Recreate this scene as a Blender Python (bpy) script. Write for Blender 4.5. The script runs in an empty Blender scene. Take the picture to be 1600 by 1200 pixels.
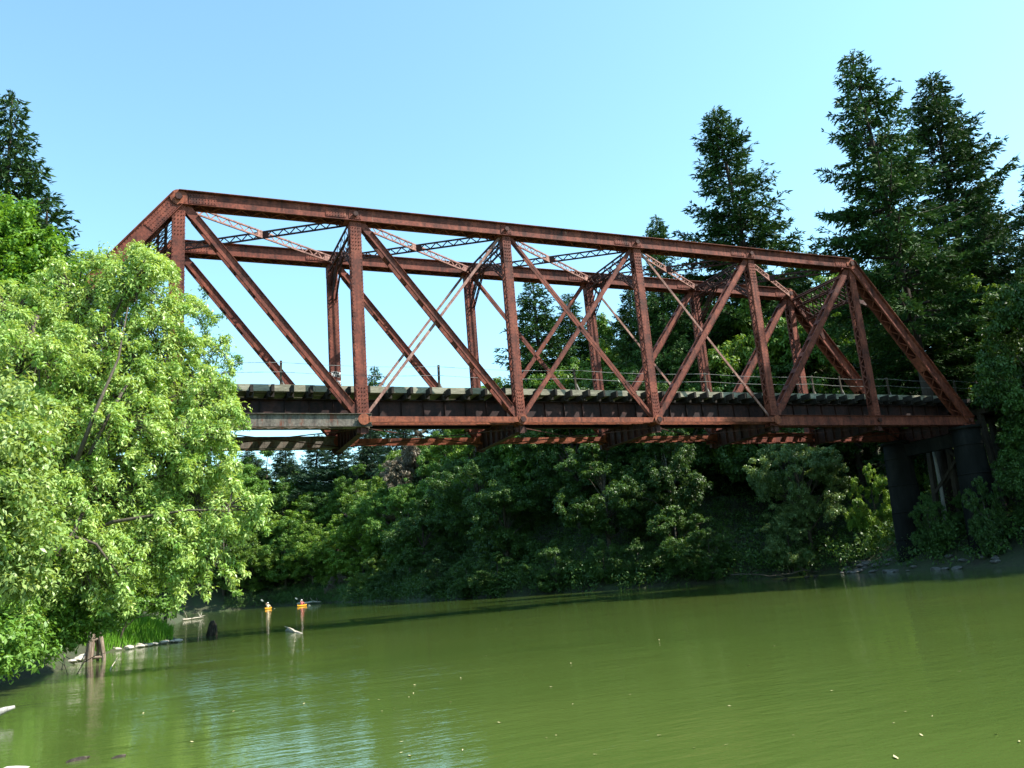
import bpy, bmesh, math, random
import numpy as np
from mathutils import Vector, Matrix
S = bpy.context.scene
COL = S.collection
rad = math.radians

# ------------------------------------------------------------------ camera
CF, CYAW, CPITCH, CROLL = 1299.04, 0.41983, 0.2296, -0.08199      # focal length in photo pixels, angles
EYE = 1.5
CAM = np.array([6.617, -35.04, EYE])
_f = np.array([math.sin(CYAW)*math.cos(CPITCH), math.cos(CYAW)*math.cos(CPITCH), math.sin(CPITCH)])
_r = np.array([math.cos(CYAW), -math.sin(CYAW), 0.0]); _u = np.cross(_r, _f)
CR = math.cos(CROLL)*_r + math.sin(CROLL)*_u
CU = -math.sin(CROLL)*_r + math.cos(CROLL)*_u
cd = bpy.data.cameras.new("camera"); cam = bpy.data.objects.new("camera", cd); COL.objects.link(cam)
cd.sensor_width = 36.0; cd.lens = 36.0*CF/1600.0; cd.clip_start = 0.1; cd.clip_end = 6000
m = Matrix.Identity(4)
for i in range(3):
    m[i][0] = CR[i]; m[i][1] = CU[i]; m[i][2] = -_f[i]; m[i][3] = CAM[i]
cam.matrix_world = m
S.camera = cam

# ------------------------------------------------------------------ sky, sun, exposure
SUN_EL = rad(50); SUN_H = (0.84, -0.5426)
SD = Vector((SUN_H[0]*math.cos(SUN_EL), SUN_H[1]*math.cos(SUN_EL), math.sin(SUN_EL)))
w = bpy.data.worlds.new("World"); S.world = w; w.use_nodes = True
nt = w.node_tree; nt.nodes.clear()
wo = nt.nodes.new("ShaderNodeOutputWorld"); bg = nt.nodes.new("ShaderNodeBackground"); sk = nt.nodes.new("ShaderNodeTexSky")
sk.sky_type = 'NISHITA'; sk.sun_disc = False; sk.sun_elevation = SUN_EL
sk.sun_rotation = math.atan2(SUN_H[0], SUN_H[1]); sk.air_density = 1.0; sk.dust_density = 0.6; sk.ozone_density = 1.0
mx = nt.nodes.new("ShaderNodeMix"); mx.data_type = 'RGBA'; mx.blend_type = 'MULTIPLY'; mx.inputs[0].default_value = 1.0
mx.inputs[7].default_value = (0.94, 1.19, 1.07, 1)
nt.links.new(sk.outputs[0], mx.inputs[6]); nt.links.new(mx.outputs[2], bg.inputs[0]); nt.links.new(bg.outputs[0], wo.inputs[0])
bg.inputs[1].default_value = 0.15
sl = bpy.data.lights.new("sun", 'SUN'); sl.energy = 5.0; sl.angle = rad(0.5); sl.color = (1.0, 0.95, 0.86)
so = bpy.data.objects.new("sun", sl); COL.objects.link(so); so.location = (60, -60, 90)
so.rotation_euler = SD.to_track_quat('Z', 'Y').to_euler()
S.view_settings.view_transform = 'Standard'; S.view_settings.look = 'None'
S.view_settings.exposure = 1.25; S.view_settings.gamma = 1.0; S.view_settings.use_curve_mapping = False
S.cycles.max_bounces = 6; S.cycles.transparent_max_bounces = 4; S.cycles.diffuse_bounces = 3

# ------------------------------------------------------------------ places measured from the photograph
def _ray(x, y): return _f + CR*(x-800)/CF - CU*(y-600)/CF
def onz(x, y, z=0.0):
    d = _ray(x, y); return CAM + d*(z-CAM[2])/d[2]
def at(x, y, dist):
    d = _ray(x, y); return CAM + d*dist/math.hypot(d[0], d[1])

# ------------------------------------------------------------------ materials
def mat(name):
    m = bpy.data.materials.new(name); m.use_nodes = True
    nt = m.node_tree; b = nt.nodes["Principled BSDF"]; return m, nt, b
def noise(nt, scale, detail=4, rough=0.6, vec=None):
    n = nt.nodes.new("ShaderNodeTexNoise"); n.inputs["Scale"].default_value = scale
    n.inputs["Detail"].default_value = detail; n.inputs["Roughness"].default_value = rough
    if vec is not None: nt.links.new(vec, n.inputs["Vector"])
    return n
def ramp(nt, fac, stops):
    r = nt.nodes.new("ShaderNodeValToRGB"); e = r.color_ramp.elements
    while len(e) > 1: e.remove(e[0])
    e[0].position = stops[0][0]; e[0].color = (*stops[0][1], 1)
    for p, c in stops[1:]:
        k = e.new(p); k.color = (*c, 1)
    nt.links.new(fac, r.inputs[0]); return r
def texco(nt, kind="Object", scale=None):
    t = nt.nodes.new("ShaderNodeTexCoord")
    if scale is None: return t.outputs[kind]
    mp = nt.nodes.new("ShaderNodeMapping"); mp.inputs["Scale"].default_value = scale
    nt.links.new(t.outputs[kind], mp.inputs[0]); return mp.outputs[0]
def geopos(nt, scale=None):
    g = nt.nodes.new("ShaderNodeNewGeometry")
    if scale is None: return g.outputs["Position"]
    mp = nt.nodes.new("ShaderNodeMapping"); mp.inputs["Scale"].default_value = scale
    nt.links.new(g.outputs["Position"], mp.inputs[0]); return mp.outputs[0]
def bump(nt, b, h, strength=0.3, dist=0.02):
    bp = nt.nodes.new("ShaderNodeBump"); bp.inputs["Strength"].default_value = strength
    bp.inputs["Distance"].default_value = dist
    nt.links.new(h, bp.inputs["Height"]); nt.links.new(bp.outputs[0], b.inputs["Normal"])
def mixc(nt, fac, a, b, mode='MIX'):
    x = nt.nodes.new("ShaderNodeMix"); x.data_type = 'RGBA'; x.blend_type = mode
    if hasattr(fac, "links"): nt.links.new(fac, x.inputs[0])
    else: x.inputs[0].default_value = fac
    for v, i in ((a, 6), (b, 7)):
        if hasattr(v, "links"): nt.links.new(v, x.inputs[i])
        else: x.inputs[i].default_value = (*v, 1)
    return x.outputs[2]

def rust_mat(name, c0, c1, c2, pale, amt=0.62):
    m, nt, b = mat(name)
    n1 = noise(nt, 1.3, 6, 0.65, geopos(nt)); n2 = noise(nt, 9, 5, 0.7, geopos(nt))
    n3 = noise(nt, 3.0, 6, 0.75, geopos(nt, (1, 1, 0.35)))
    base = ramp(nt, n1.outputs[0], [(0.3, c0), (0.5, c1), (0.68, c2)])
    sp = ramp(nt, n2.outputs[0], [(0.35, (0.55,)*3), (0.6, (1.1,)*3)])
    c = mixc(nt, 1.0, base.outputs[0], sp.outputs[0], 'MULTIPLY')
    n4 = noise(nt, 1.0, 4, 0.6, geopos(nt, (5, 5, 0.5))); st = ramp(nt, n4.outputs[0], [(0.34, (0.42, 0.40, 0.38)), (0.52, (1.05,)*3), (0.75, (1.25, 1.2, 1.15))])
    c = mixc(nt, 0.8, c, st.outputs[0], 'MULTIPLY')
    pk = ramp(nt, n3.outputs[0], [(amt, (0,)*3), (amt+0.1, (1,)*3)])
    c = mixc(nt, pk.outputs[0], c, pale)
    nt.links.new(c, b.inputs["Base Color"]); b.inputs["Roughness"].default_value = 0.72
    b.inputs["Specular IOR Level"].default_value = 0.3
    bump(nt, b, n2.outputs[0], 0.25, 0.01)
    return m
M = {}
M['rust'] = rust_mat("rusted_red_steel", (0.050, 0.015, 0.010), (0.165, 0.040, 0.023), (0.235, 0.066, 0.038), (0.33, 0.19, 0.13), 0.65)
M['rust_dark'] = rust_mat("dark_rusted_steel", (0.024, 0.010, 0.008), (0.055, 0.017, 0.012), (0.09, 0.027, 0.018), (0.16, 0.08, 0.055), 0.68)
M['rust_orange'] = rust_mat("orange_rusted_steel", (0.12, 0.032, 0.016), (0.22, 0.057, 0.027), (0.28, 0.085, 0.040), (0.38, 0.25, 0.18), 0.64)
M['rust_deckshade'] = rust_mat("deck_shaded_rusted_steel", (0.012, 0.006, 0.005), (0.030, 0.011, 0.009), (0.055, 0.020, 0.014), (0.11, 0.055, 0.04), 0.68)  # darkest rust copy for the stringers; shade under the deck is in the colour
M['rust_grey'] = rust_mat("grey_painted_steel", (0.10, 0.085, 0.07), (0.15, 0.13, 0.105), (0.12, 0.105, 0.09), (0.12, 0.042, 0.024), 0.55)
M['rust_pink'] = rust_mat("faded_red_steel", (0.19, 0.085, 0.068), (0.28, 0.14, 0.11), (0.33, 0.19, 0.15), (0.42, 0.32, 0.26), 0.62)

def wood_mat(name, c0, c1, c2, rough=0.85, sc=(3, 1, 3)):
    m, nt, b = mat(name)
    n1 = noise(nt, 2.0, 6, 0.7, geopos(nt, sc)); n2 = noise(nt, 14, 4, 0.6, geopos(nt, sc))
    base = ramp(nt, n1.outputs[0], [(0.3, c0), (0.5, c1), (0.7, c2)])
    sp = ramp(nt, n2.outputs[0], [(0.3, (0.6,)*3), (0.65, (1.1,)*3)])
    c = mixc(nt, 1.0, base.outputs[0], sp.outputs[0], 'MULTIPLY')
    nt.links.new(c, b.inputs["Base Color"]); b.inputs["Roughness"].default_value = rough
    b.inputs["Specular IOR Level"].default_value = 0.2
    bump(nt, b, n2.outputs[0], 0.4, 0.01); return m
M['tie'] = wood_mat("creosoted_timber", (0.014, 0.011, 0.009), (0.028, 0.022, 0.018), (0.06, 0.05, 0.038))
M['plank'] = wood_mat("weathered_plank", (0.13, 0.12, 0.085), (0.28, 0.26, 0.19), (0.36, 0.34, 0.26), sc=(0.4, 3, 3))
M['trestle'] = wood_mat("trestle_timber", (0.03, 0.022, 0.016), (0.055, 0.042, 0.03), (0.09, 0.07, 0.05), sc=(3, 3, 0.5))
M['greypole'] = wood_mat("silvered_wood", (0.20, 0.19, 0.17), (0.33, 0.31, 0.28), (0.42, 0.40, 0.36), sc=(6, 6, 0.6))
M['drift'] = wood_mat("bleached_driftwood", (0.30, 0.26, 0.20), (0.45, 0.40, 0.32), (0.56, 0.50, 0.42), sc=(4, 4, 4))
M['piling'] = wood_mat("rotten_piling_wood", (0.07, 0.05, 0.035), (0.22, 0.16, 0.12), (0.46, 0.38, 0.32), sc=(9, 9, 0.8))
M['wetwood'] = wood_mat("wet_dark_wood", (0.018, 0.014, 0.010), (0.035, 0.027, 0.02), (0.11, 0.09, 0.06), sc=(6, 6, 1.5))
M['bark'] = wood_mat("grey_brown_bark", (0.05, 0.04, 0.03), (0.085, 0.07, 0.052), (0.14, 0.115, 0.09), sc=(8, 8, 1.5))
M['firbark'] = wood_mat("fir_bark", (0.028, 0.021, 0.017), (0.05, 0.037, 0.029), (0.08, 0.06, 0.046), sc=(4, 4, 0.6))

m, nt, b = mat("stained_shaded_concrete")  # mottled concrete, colour lowered to near black to carry the columns' shade
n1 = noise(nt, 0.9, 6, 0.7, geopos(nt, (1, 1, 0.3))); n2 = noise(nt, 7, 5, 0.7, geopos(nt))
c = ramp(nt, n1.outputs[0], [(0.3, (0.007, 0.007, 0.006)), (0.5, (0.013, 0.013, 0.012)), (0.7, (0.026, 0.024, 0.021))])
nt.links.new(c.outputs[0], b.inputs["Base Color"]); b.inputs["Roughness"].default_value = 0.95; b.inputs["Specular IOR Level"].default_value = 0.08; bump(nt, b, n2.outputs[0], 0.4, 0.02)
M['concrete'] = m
m, nt, b = mat("pale_river_stone")
oi = nt.nodes.new("ShaderNodeObjectInfo"); n1 = noise(nt, 5, 6, 0.7, geopos(nt))
c = ramp(nt, n1.outputs[0], [(0.3, (0.24, 0.21, 0.17)), (0.55, (0.44, 0.40, 0.34)), (0.75, (0.55, 0.51, 0.44))])
nt.links.new(c.outputs[0], b.inputs["Base Color"]); b.inputs["Roughness"].default_value = 0.85; bump(nt, b, n1.outputs[0], 0.6, 0.03)
M['stone'] = m
m, nt, b = mat("dark_river_stone")
n1 = noise(nt, 5, 6, 0.7, geopos(nt))
c = ramp(nt, n1.outputs[0], [(0.3, (0.05, 0.045, 0.04)), (0.55, (0.12, 0.11, 0.10)), (0.75, (0.22, 0.20, 0.18))])
nt.links.new(c.outputs[0], b.inputs["Base Color"]); b.inputs["Roughness"].default_value = 0.7; bump(nt, b, n1.outputs[0], 0.6, 0.03)
M['darkstone'] = m
def flat_mat(name, col, rough=0.5, vary=0.12):
    m, nt, b = mat(name); n = noise(nt, 18, 4, 0.6, geopos(nt))
    c = ramp(nt, n.outputs[0], [(0.3, tuple(x*(1-vary) for x in col)), (0.7, tuple(min(1, x*(1+vary)) for x in col))])
    nt.links.new(c.outputs[0], b.inputs["Base Color"]); b.inputs["Roughness"].default_value = rough; return m
M['kayak'] = flat_mat("orange_yellow_plastic", (0.80, 0.36, 0.03), 0.35)
M['black'] = flat_mat("black_rubber", (0.02, 0.02, 0.02), 0.6)
M['skin'] = flat_mat("tanned_skin", (0.50, 0.27, 0.18), 0.55)
M['white'] = flat_mat("white_cloth", (0.75, 0.72, 0.66), 0.8)
M['cream'] = flat_mat("pale_yellow_cloth", (0.72, 0.62, 0.42), 0.8)
M['pink'] = flat_mat("red_pink_cloth", (0.62, 0.15, 0.15), 0.8)
M['hair'] = flat_mat("brown_hair", (0.06, 0.035, 0.02), 0.6)
M['blade'] = flat_mat("white_paddle_plastic", (0.75, 0.70, 0.60), 0.4)
M['paint'] = flat_mat("white_spray_paint", (0.80, 0.78, 0.74), 0.6)
M['cable'] = flat_mat("galvanised_cable", (0.24, 0.24, 0.23), 0.6)
M['floatleaf'] = flat_mat("dry_fallen_leaf", (0.50, 0.42, 0.22), 0.6, 0.3)

def leaf_mat(name, c0, c1, trans=0.32, rough=0.45, spec=0.35, tcol=None):
    m, nt, b = mat(name)
    a = nt.nodes.new("ShaderNodeAttribute"); a.attribute_name = "tint"
    oi = nt.nodes.new("ShaderNodeObjectInfo")
    c = mixc(nt, a.outputs["Fac"], c0, c1)
    hs = nt.nodes.new("ShaderNodeHueSaturation"); nt.links.new(c, hs.inputs["Color"])
    mr = nt.nodes.new("ShaderNodeMapRange"); mr.inputs[3].default_value = 0.78; mr.inputs[4].default_value = 1.22
    nt.links.new(oi.outputs["Random"], mr.inputs[0]); nt.links.new(mr.outputs[0], hs.inputs["Value"])
    nt.links.new(hs.outputs[0], b.inputs["Base Color"])
    b.inputs["Roughness"].default_value = rough; b.inputs["Specular IOR Level"].default_value = spec
    t = nt.nodes.new("ShaderNodeBsdfTranslucent")
    tc = mixc(nt, 1.0, hs.outputs[0], tcol or (1.25, 1.15, 0.5), 'MULTIPLY'); nt.links.new(tc, t.inputs[0])
    ms = nt.nodes.new("ShaderNodeMixShader"); ms.inputs[0].default_value = trans
    nt.links.new(b.outputs[0], ms.inputs[1]); nt.links.new(t.outputs[0], ms.inputs[2])
    nt.links.new(ms.outputs[0], nt.nodes["Material Output"].inputs[0])
    return m
M['ash'] = leaf_mat("bright_yellow_green_leaf", (0.13, 0.28, 0.032), (0.45, 0.56, 0.19), 0.36, 0.42, 0.5)
M['vineleaf'] = leaf_mat("pale grey green vine leaf".replace(' ', '_'), (0.075, 0.14, 0.04), (0.22, 0.31, 0.11), 0.30, 0.4, 0.4)
M['maple'] = leaf_mat("fresh_green_leaf", (0.085, 0.22, 0.018), (0.21, 0.38, 0.045), 0.36, 0.45, 0.3)
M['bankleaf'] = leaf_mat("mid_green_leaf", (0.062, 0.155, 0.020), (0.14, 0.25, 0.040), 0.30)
M['limeleaf'] = leaf_mat("yellow_green_sunlit_leaf", (0.085, 0.18, 0.018), (0.18, 0.28, 0.038), 0.34)  # lighter leaf copy; sunlit look of bank trees put into the colour
M['darkleaf'] = leaf_mat("dark_green_shade_leaf", (0.034, 0.088, 0.017), (0.082, 0.15, 0.027), 0.27)  # darker leaf copy; shade on the far bank trees put into the colour
M['deadtwig'] = leaf_mat("dry_brown_leaf", (0.12, 0.09, 0.06), (0.20, 0.17, 0.11), 0.2, tcol=(1, 1, 1))
M['needle'] = leaf_mat("fir_needles", (0.016, 0.048, 0.014), (0.052, 0.105, 0.022), 0.14, 0.6, 0.12, tcol=(1.0, 1.0, 0.6))
M['needle_blue'] = leaf_mat("blue_green_needles", (0.020, 0.050, 0.026), (0.05, 0.095, 0.04), 0.12, 0.5, 0.3, tcol=(1, 1, 0.7))
M['grassblade'] = leaf_mat("bright_grass", (0.07, 0.20, 0.014), (0.15, 0.31, 0.03), 0.32, 0.5, 0.2)

# ------------------------------------------------------------------ mesh helpers
def mesh_np(name, V, F, m, parent=None, tint=None, smooth=False):
    V = np.asarray(V, np.float32); F = np.asarray(F, np.int32)
    me = bpy.data.meshes.new(name); k = F.shape[1]
    me.vertices.add(len(V)); me.vertices.foreach_set("co", V.ravel())
    me.loops.add(F.size); me.loops.foreach_set("vertex_index", F.ravel())
    me.polygons.add(len(F)); me.polygons.foreach_set("loop_start", np.arange(0, F.size, k, dtype=np.int32))
    if smooth: me.polygons.foreach_set("use_smooth", np.ones(len(F), bool))
    me.update(calc_edges=True); me.validate()
    if tint is not None:
        at_ = me.attributes.new("tint", 'FLOAT', 'FACE'); at_.data.foreach_set("value", np.asarray(tint, np.float32))
    me.materials.append(m)
    o = bpy.data.objects.new(name, me); COL.objects.link(o)
    if parent is not None: o.parent = parent
    return o

class MB:
    def __init__(s): s.v = []; s.f = []
    def box8(s, P):
        n = len(s.v); s.v += [tuple(p) for p in P]
        s.f += [tuple(n+i for i in q) for q in ((0,3,2,1),(4,5,6,7),(0,1,5,4),(1,2,6,5),(2,3,7,6),(3,0,4,7))]
    def box(s, x0, x1, y0, y1, z0, z1):
        s.box8([(x0,y0,z0),(x1,y0,z0),(x1,y1,z0),(x0,y1,z0),(x0,y0,z1),(x1,y0,z1),(x1,y1,z1),(x0,y1,z1)])
    def bar(s, a, b, u0, u1, v0, v1, side):
        """prism from a to b; extents u along side, v along the third axis"""
        a = Vector(a); b = Vector(b); d = (b-a).normalized(); sd = Vector(side); sd = (sd - d*sd.dot(d)).normalized()
        up = sd.cross(d)
        P = [p + sd*u + up*v for p in (a, b) for (u, v) in ((u0,v0),(u1,v0),(u1,v1),(u0,v1))]
        s.box8(P)
    def cbar(s, a, b, w, h, side): s.bar(a, b, -w/2, w/2, -h/2, h/2, side)
    def tube(s, pts, rads, n=7, cap=True):
        pts = [Vector(p) for p in pts]; k0 = len(s.v); ref = None
        for i, p in enumerate(pts):
            d = (pts[min(i+1, len(pts)-1)] - pts[max(i-1, 0)])
            d = d.normalized() if d.length > 1e-9 else Vector((0,0,1))
            if ref is None: ref = Vector((1,0,0)) if abs(d.x) < 0.9 else Vector((0,1,0))
            sx = (ref - d*ref.dot(d)).normalized(); sy = d.cross(sx); ref = sx
            for j in range(n):
                t = 2*math.pi*j/n; s.v.append(tuple(p + (sx*math.cos(t) + sy*math.sin(t))*rads[i]))
        for i in range(len(pts)-1):
            for j in range(n):
                a = k0+i*n+j; b2 = k0+i*n+(j+1) % n; s.f.append((a, b2, b2+n, a+n))
        if cap:
            s.f.append(tuple(k0+j for j in reversed(range(n)))); e = k0+(len(pts)-1)*n; s.f.append(tuple(e+j for j in range(n)))
    def rivet(s, p, nrm, r=0.022, h=0.016):
        p = Vector(p); nrm = Vector(nrm).normalized(); ref = Vector((0,0,1)) if abs(nrm.z) < 0.9 else Vector((1,0,0))
        a = ref.cross(nrm).normalized(); b = nrm.cross(a); n = len(s.v)
        for k in range(4):
            t = math.pi/4 + k*math.pi/2; s.v.append(tuple(p + (a*math.cos(t)+b*math.sin(t))*r))
        for k in range(4):
            t = math.pi/4 + k*math.pi/2; s.v.append(tuple(p + nrm*h + (a*math.cos(t)+b*math.sin(t))*r*0.6))
        for k in range(4): s.f.append((n+k, n+(k+1) % 4, n+4+(k+1) % 4, n+4+k))
        s.f.append((n+4, n+5, n+6, n+7))
    def laced(s, a, b, sep, w, t, step, side, flat=0.02):
        """two parallel angles a->b, +-sep/2 apart, joined by a zigzag of flat bars"""
        a = Vector(a); b = Vector(b); sep = Vector(sep); L = (b-a).length; n = max(2, int(round(L/step)))
        for k in (-0.5, 0.5): s.cbar(a+sep*k, b+sep*k, t, w, side)
        for i in range(n):
            p = a + (b-a)*((i+0.0)/n); q = a + (b-a)*((i+1.0)/n); k = 0.5 if i % 2 == 0 else -0.5
            s.cbar(p+sep*k*0.92, q-sep*k*0.92, flat, w*0.75, side)
    def build(s, name, m, parent=None, smooth=False):
        me = bpy.data.meshes.new(name); me.from_pydata(s.v, [], s.f); me.update()
        if smooth: me.polygons.foreach_set("use_smooth", [True]*len(me.polygons))
        me.materials.append(m); o = bpy.data.objects.new(name, me); COL.objects.link(o)
        if parent is not None: o.parent = parent
        return o
def tag(o, label=None, cat=None, group=None, kind=None):
    for k, v in (('label', label), ('category', cat), ('group', group), ('kind', kind)):
        if v: o[k] = v
    return o
def thing(name, label, cat, loc=(0,0,0), rz=0, group=None):
    o = bpy.data.objects.new(name, None); COL.objects.link(o); o.location = loc; o.rotation_euler = (0, 0, rz)
    o.empty_display_size = 0.3
    return tag(o, label, cat, group)
def copy_tree(o, parent=None):
    c = o.copy(); COL.objects.link(c)
    if parent is not None: c.parent = parent
    for ch in list(o.children): copy_tree(ch, c)
    return c

# ------------------------------------------------------------------ river and terrain
RIVER = np.array([(44,-90),(46,-40),(49.8,-8),(49.6,-2),(49.8,4.5),(51.6,9.8),(52.9,12.6),(52.0,15.0),(49.6,16.2),(46.2,17.5),(42.4,22.5),(39.0,28),(35.8,36),(33.8,46),
    (33.5,60),(34.5,80),(35.2,98),(35.5,116),(28,131),(10,136),(-20,140),(-120,142),(-120,108),(-20,107),(2,103),(9,95),(11,82),(10,62),(7.5,32),(6.4,14),
    (8.0,8.0),(7.9,5.0),(5.4,2.2),(4.6,-2),(4.4,-7),(2.9,-11.5),(3.2,-18),(4.0,-26),(6.0,-33.6),(8.5,-36.4),(18,-46),(30,-90)], float)
def river_sd(P):
    """signed distance to the river bank, positive on land"""
    A = RIVER; B = np.roll(RIVER, -1, 0); out = np.full(len(P), 1e9); ins = np.zeros(len(P), bool)
    for a, b in zip(A, B):
        d = b-a; t = np.clip(((P-a)@d)/(d@d), 0, 1); out = np.minimum(out, np.hypot(*(P-(a+t[:,None]*d)).T))
        c = ((a[1] > P[:,1]) != (b[1] > P[:,1])); 
        with np.errstate(divide='ignore', invalid='ignore'):
            xi = (b[0]-a[0])*(P[:,1]-a[1])/(b[1]-a[1]) + a[0]
        ins ^= c & (P[:,0] < xi)
    return np.where(ins, -out, out)
def ground(P):
    P = np.atleast_2d(np.asarray(P, float)); d = river_sd(P)
    right = np.clip((P[:,0]-(18-0*P[:,1]))/10, 0, 1); right = np.where(P[:,1] > 110, 1.0, right)
    steep = 0.55*np.minimum(np.maximum(d-1.0, 0), 12) + 0.10*np.clip(d-13, 0, 40) + 0.34*np.clip(d-24, 0, 70)
    low = 0.18*np.minimum(np.maximum(d-0.5, 0), 6) + 0.12*np.clip(d-6, 0, 40)
    h = np.where(d > 0, 0.55*np.clip(d/0.9, 0, 1) + right*steep + (1-right)*low, np.maximum(-1.6, d*0.6))
    n = 0.25*np.sin(P[:,0]*0.7+1.3*np.sin(P[:,1]*0.31))*np.sin(P[:,1]*0.6+P[:,0]*0.17) + 0.15*np.sin(P[:,0]*1.9+P[:,1]*1.3)
    return h + np.where(d > 0, n*np.clip(d/3, 0, 1), 0)
def gz(x, y): return float(ground([(x, y)])[0])
def axis(lo, hi, f0, f1, step):
    mid = np.arange(f0, f1+1e-6, step); g = 1.25; a = []; b = []; s = step; x = f1
    while x < hi: s *= g; x += s; b.append(x)
    s = step; x = f0
    while x > lo: s *= g; x -= s; a.append(x)
    return np.array(a[::-1]+list(mid)+b)
gx = axis(-2500, 2500, -14, 74, 0.8); gy = axis(-2500, 2500, -44, 136, 0.9)
X, Y = np.meshgrid(gx, gy); P = np.stack([X.ravel(), Y.ravel()], 1)
V = np.column_stack([P, ground(P)]); ny, nx = X.shape
idx = np.arange(nx*ny).reshape(ny, nx)
F = np.stack([idx[:-1,:-1].ravel(), idx[:-1,1:].ravel(), idx[1:,1:].ravel(), idx[1:,:-1].ravel()], 1)
m, nt, b = mat("forest_floor")
n1 = noise(nt, 0.5, 6, 0.7, geopos(nt)); n2 = noise(nt, 6, 6, 0.7, geopos(nt))
c = ramp(nt, n1.outputs[0], [(0.3, (0.045, 0.034, 0.022)), (0.5, (0.04, 0.05, 0.018)), (0.7, (0.035, 0.065, 0.016))])
c2 = ramp(nt, n2.outputs[0], [(0.3, (0.5,)*3), (0.7, (1.3,)*3)])
nt.links.new(mixc(nt, 1.0, c.outputs[0], c2.outputs[0], 'MULTIPLY'), b.inputs["Base Color"]); b.inputs["Roughness"].default_value = 0.95
bump(nt, b, n2.outputs[0], 0.8, 0.1)
tag(mesh_np("ground", V, F, m, smooth=True), kind='structure')

# water: one murky green sheet with ripples
m, nt, b = mat("murky_green_water")
pos = geopos(nt)
big = noise(nt, 0.05, 4, 0.6, geopos(nt, (1, 1, 1)))
wc = ramp(nt, big.outputs[0], [(0.3, (0.048, 0.081, 0.016)), (0.55, (0.060, 0.091, 0.019)), (0.75, (0.072, 0.098, 0.022))])
nt.links.new(wc.outputs[0], b.inputs["Base Color"]); b.inputs["Roughness"].default_value = 0.03; b.inputs["IOR"].default_value = 1.33
def rotpos(ang, scale):
    mp = nt.nodes.new("ShaderNodeMapping"); mp.inputs["Rotation"].default_value = (0, 0, ang); mp.inputs["Scale"].default_value = scale
    nt.links.new(pos, mp.inputs[0]); return mp.outputs[0]
r1 = noise(nt, 1.0, 3, 0.55, rotpos(rad(24), (1.1, 3.4, 1))); r2 = noise(nt, 1.0, 3, 0.6, rotpos(rad(10), (4.5, 10.0, 1)))
r3 = noise(nt, 1.0, 2, 0.5, rotpos(rad(35), (0.22, 0.5, 1)))
patch = noise(nt, 1.0, 3, 0.6, rotpos(rad(20), (0.07, 0.16, 1)))
pm = nt.nodes.new("ShaderNodeMapRange"); pm.inputs[1].default_value = 0.42; pm.inputs[2].default_value = 0.68; pm.inputs[3].default_value = 0.45; pm.inputs[4].default_value = 1.25
nt.links.new(patch.outputs[0], pm.inputs[0])
def mth(op, a, b_):
    n = nt.nodes.new("ShaderNodeMath"); n.operation = op
    for v, i in ((a, 0), (b_, 1)):
        if hasattr(v, "links"): nt.links.new(v, n.inputs[i])
        else: n.inputs[i].default_value = v
    return n.outputs[0]
hgt = mth('ADD', mth('MULTIPLY', r1.outputs[0], 0.011), mth('ADD', mth('MULTIPLY', r2.outputs[0], 0.0055), mth('MULTIPLY', r3.outputs[0], 0.012)))
hgt = mth('MULTIPLY', hgt, pm.outputs[0])
bp = nt.nodes.new("ShaderNodeBump"); bp.inputs["Strength"].default_value = 1.0; bp.inputs["Distance"].default_value = 1.0
nt.links.new(hgt, bp.inputs["Height"]); nt.links.new(bp.outputs[0], b.inputs["Normal"])
tag(mesh_np("water", [(-400,-400,0),(400,-400,0),(400,400,0),(-400,400,0)], [(0,1,2,3)], m), kind='structure')

# ------------------------------------------------------------------ the truss bridge
PL = 7.5; NP = 7; TW = 5.316; TH = 9.589; ZB = EYE + 7.185; ZT = ZB + TH
bridge = thing("truss_bridge", "rusty red steel through truss railway bridge spanning the green river", "bridge", (0, 0, 0))
def Lp(i, y=0.0): return Vector((PL*i, y, ZB))
def Up(i, y=0.0): return Vector((PL*i, y, ZT))
rng = random.Random(5)

def chord(a, b, y, name, m, lace_up=False, cover=True, hw=0.25, lo=-0.33, hi=0.28, rivets=True, extra=0.0, closed=False):
    """built-up box chord: two webs, flange angles, cover plate on top, lacing below"""
    mb = MB(); a = Vector(a); b = Vector(b); d = (b-a).normalized(); side = Vector((0,1,0)); up = side.cross(d)
    if up.z < 0: up = -up
    a = a - d*extra; b = b + d*extra
    sgn = 1 if side.cross(d).z > 0 else -1
    def bar(u0, u1, v0, v1, p=a, q=b):
        if sgn < 0: v0, v1 = -v1, -v0
        mb.bar(p, q, u0, u1, v0, v1, side)
    for s in (-1, 1):
        u = sorted((s*hw, s*(hw-0.03))); bar(u[0], u[1], lo+0.015, hi)
        u = sorted((s*hw*0.99+s*0.001, s*(hw+0.10))); bar(u[0], u[1], lo, lo+0.015)
        bar(u[0], u[1], hi-0.02, hi-0.003)
    if cover: bar(-hw-0.15, hw+0.15, hi, hi+0.025)
    else:
        pass
    L = (b-a).length; n = int(L/0.42)
    if closed: bar(-hw+0.031, hw-0.031, lo, lo+0.012)
    else:
        for i in range(n):
            p = a + d*(L*i/n) + up*(lo-0.008); q = a + d*(L*(i+1)/n) + up*(lo-0.008); k = hw*0.95 if i % 2 else -hw*0.95
            mb.bar(p+side*k, q-side*k, -0.03, 0.03, -0.006, 0.006, up.cross(q-p))
        k = 0
        t = PL
        while k*t <= L+0.01:
            p = a + d*max(0.0, k*t-0.5) ; q = a + d*min(L, k*t+0.5); bar(-hw, hw, lo-0.016, lo-0.003, p, q); k += 1
    if rivets:
        s0 = -1
        nn = int(L/0.16)
        for i in range(nn):
            p = a + d*(L*(i+0.5)/nn) + side*(-hw)
            mb.rivet(p+up*(hi-0.06), (0,-1,0)); mb.rivet(p+up*(lo+0.05), (0,-1,0))
    o = mb.build(name, m, bridge); o.location.y = y; return o

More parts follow.
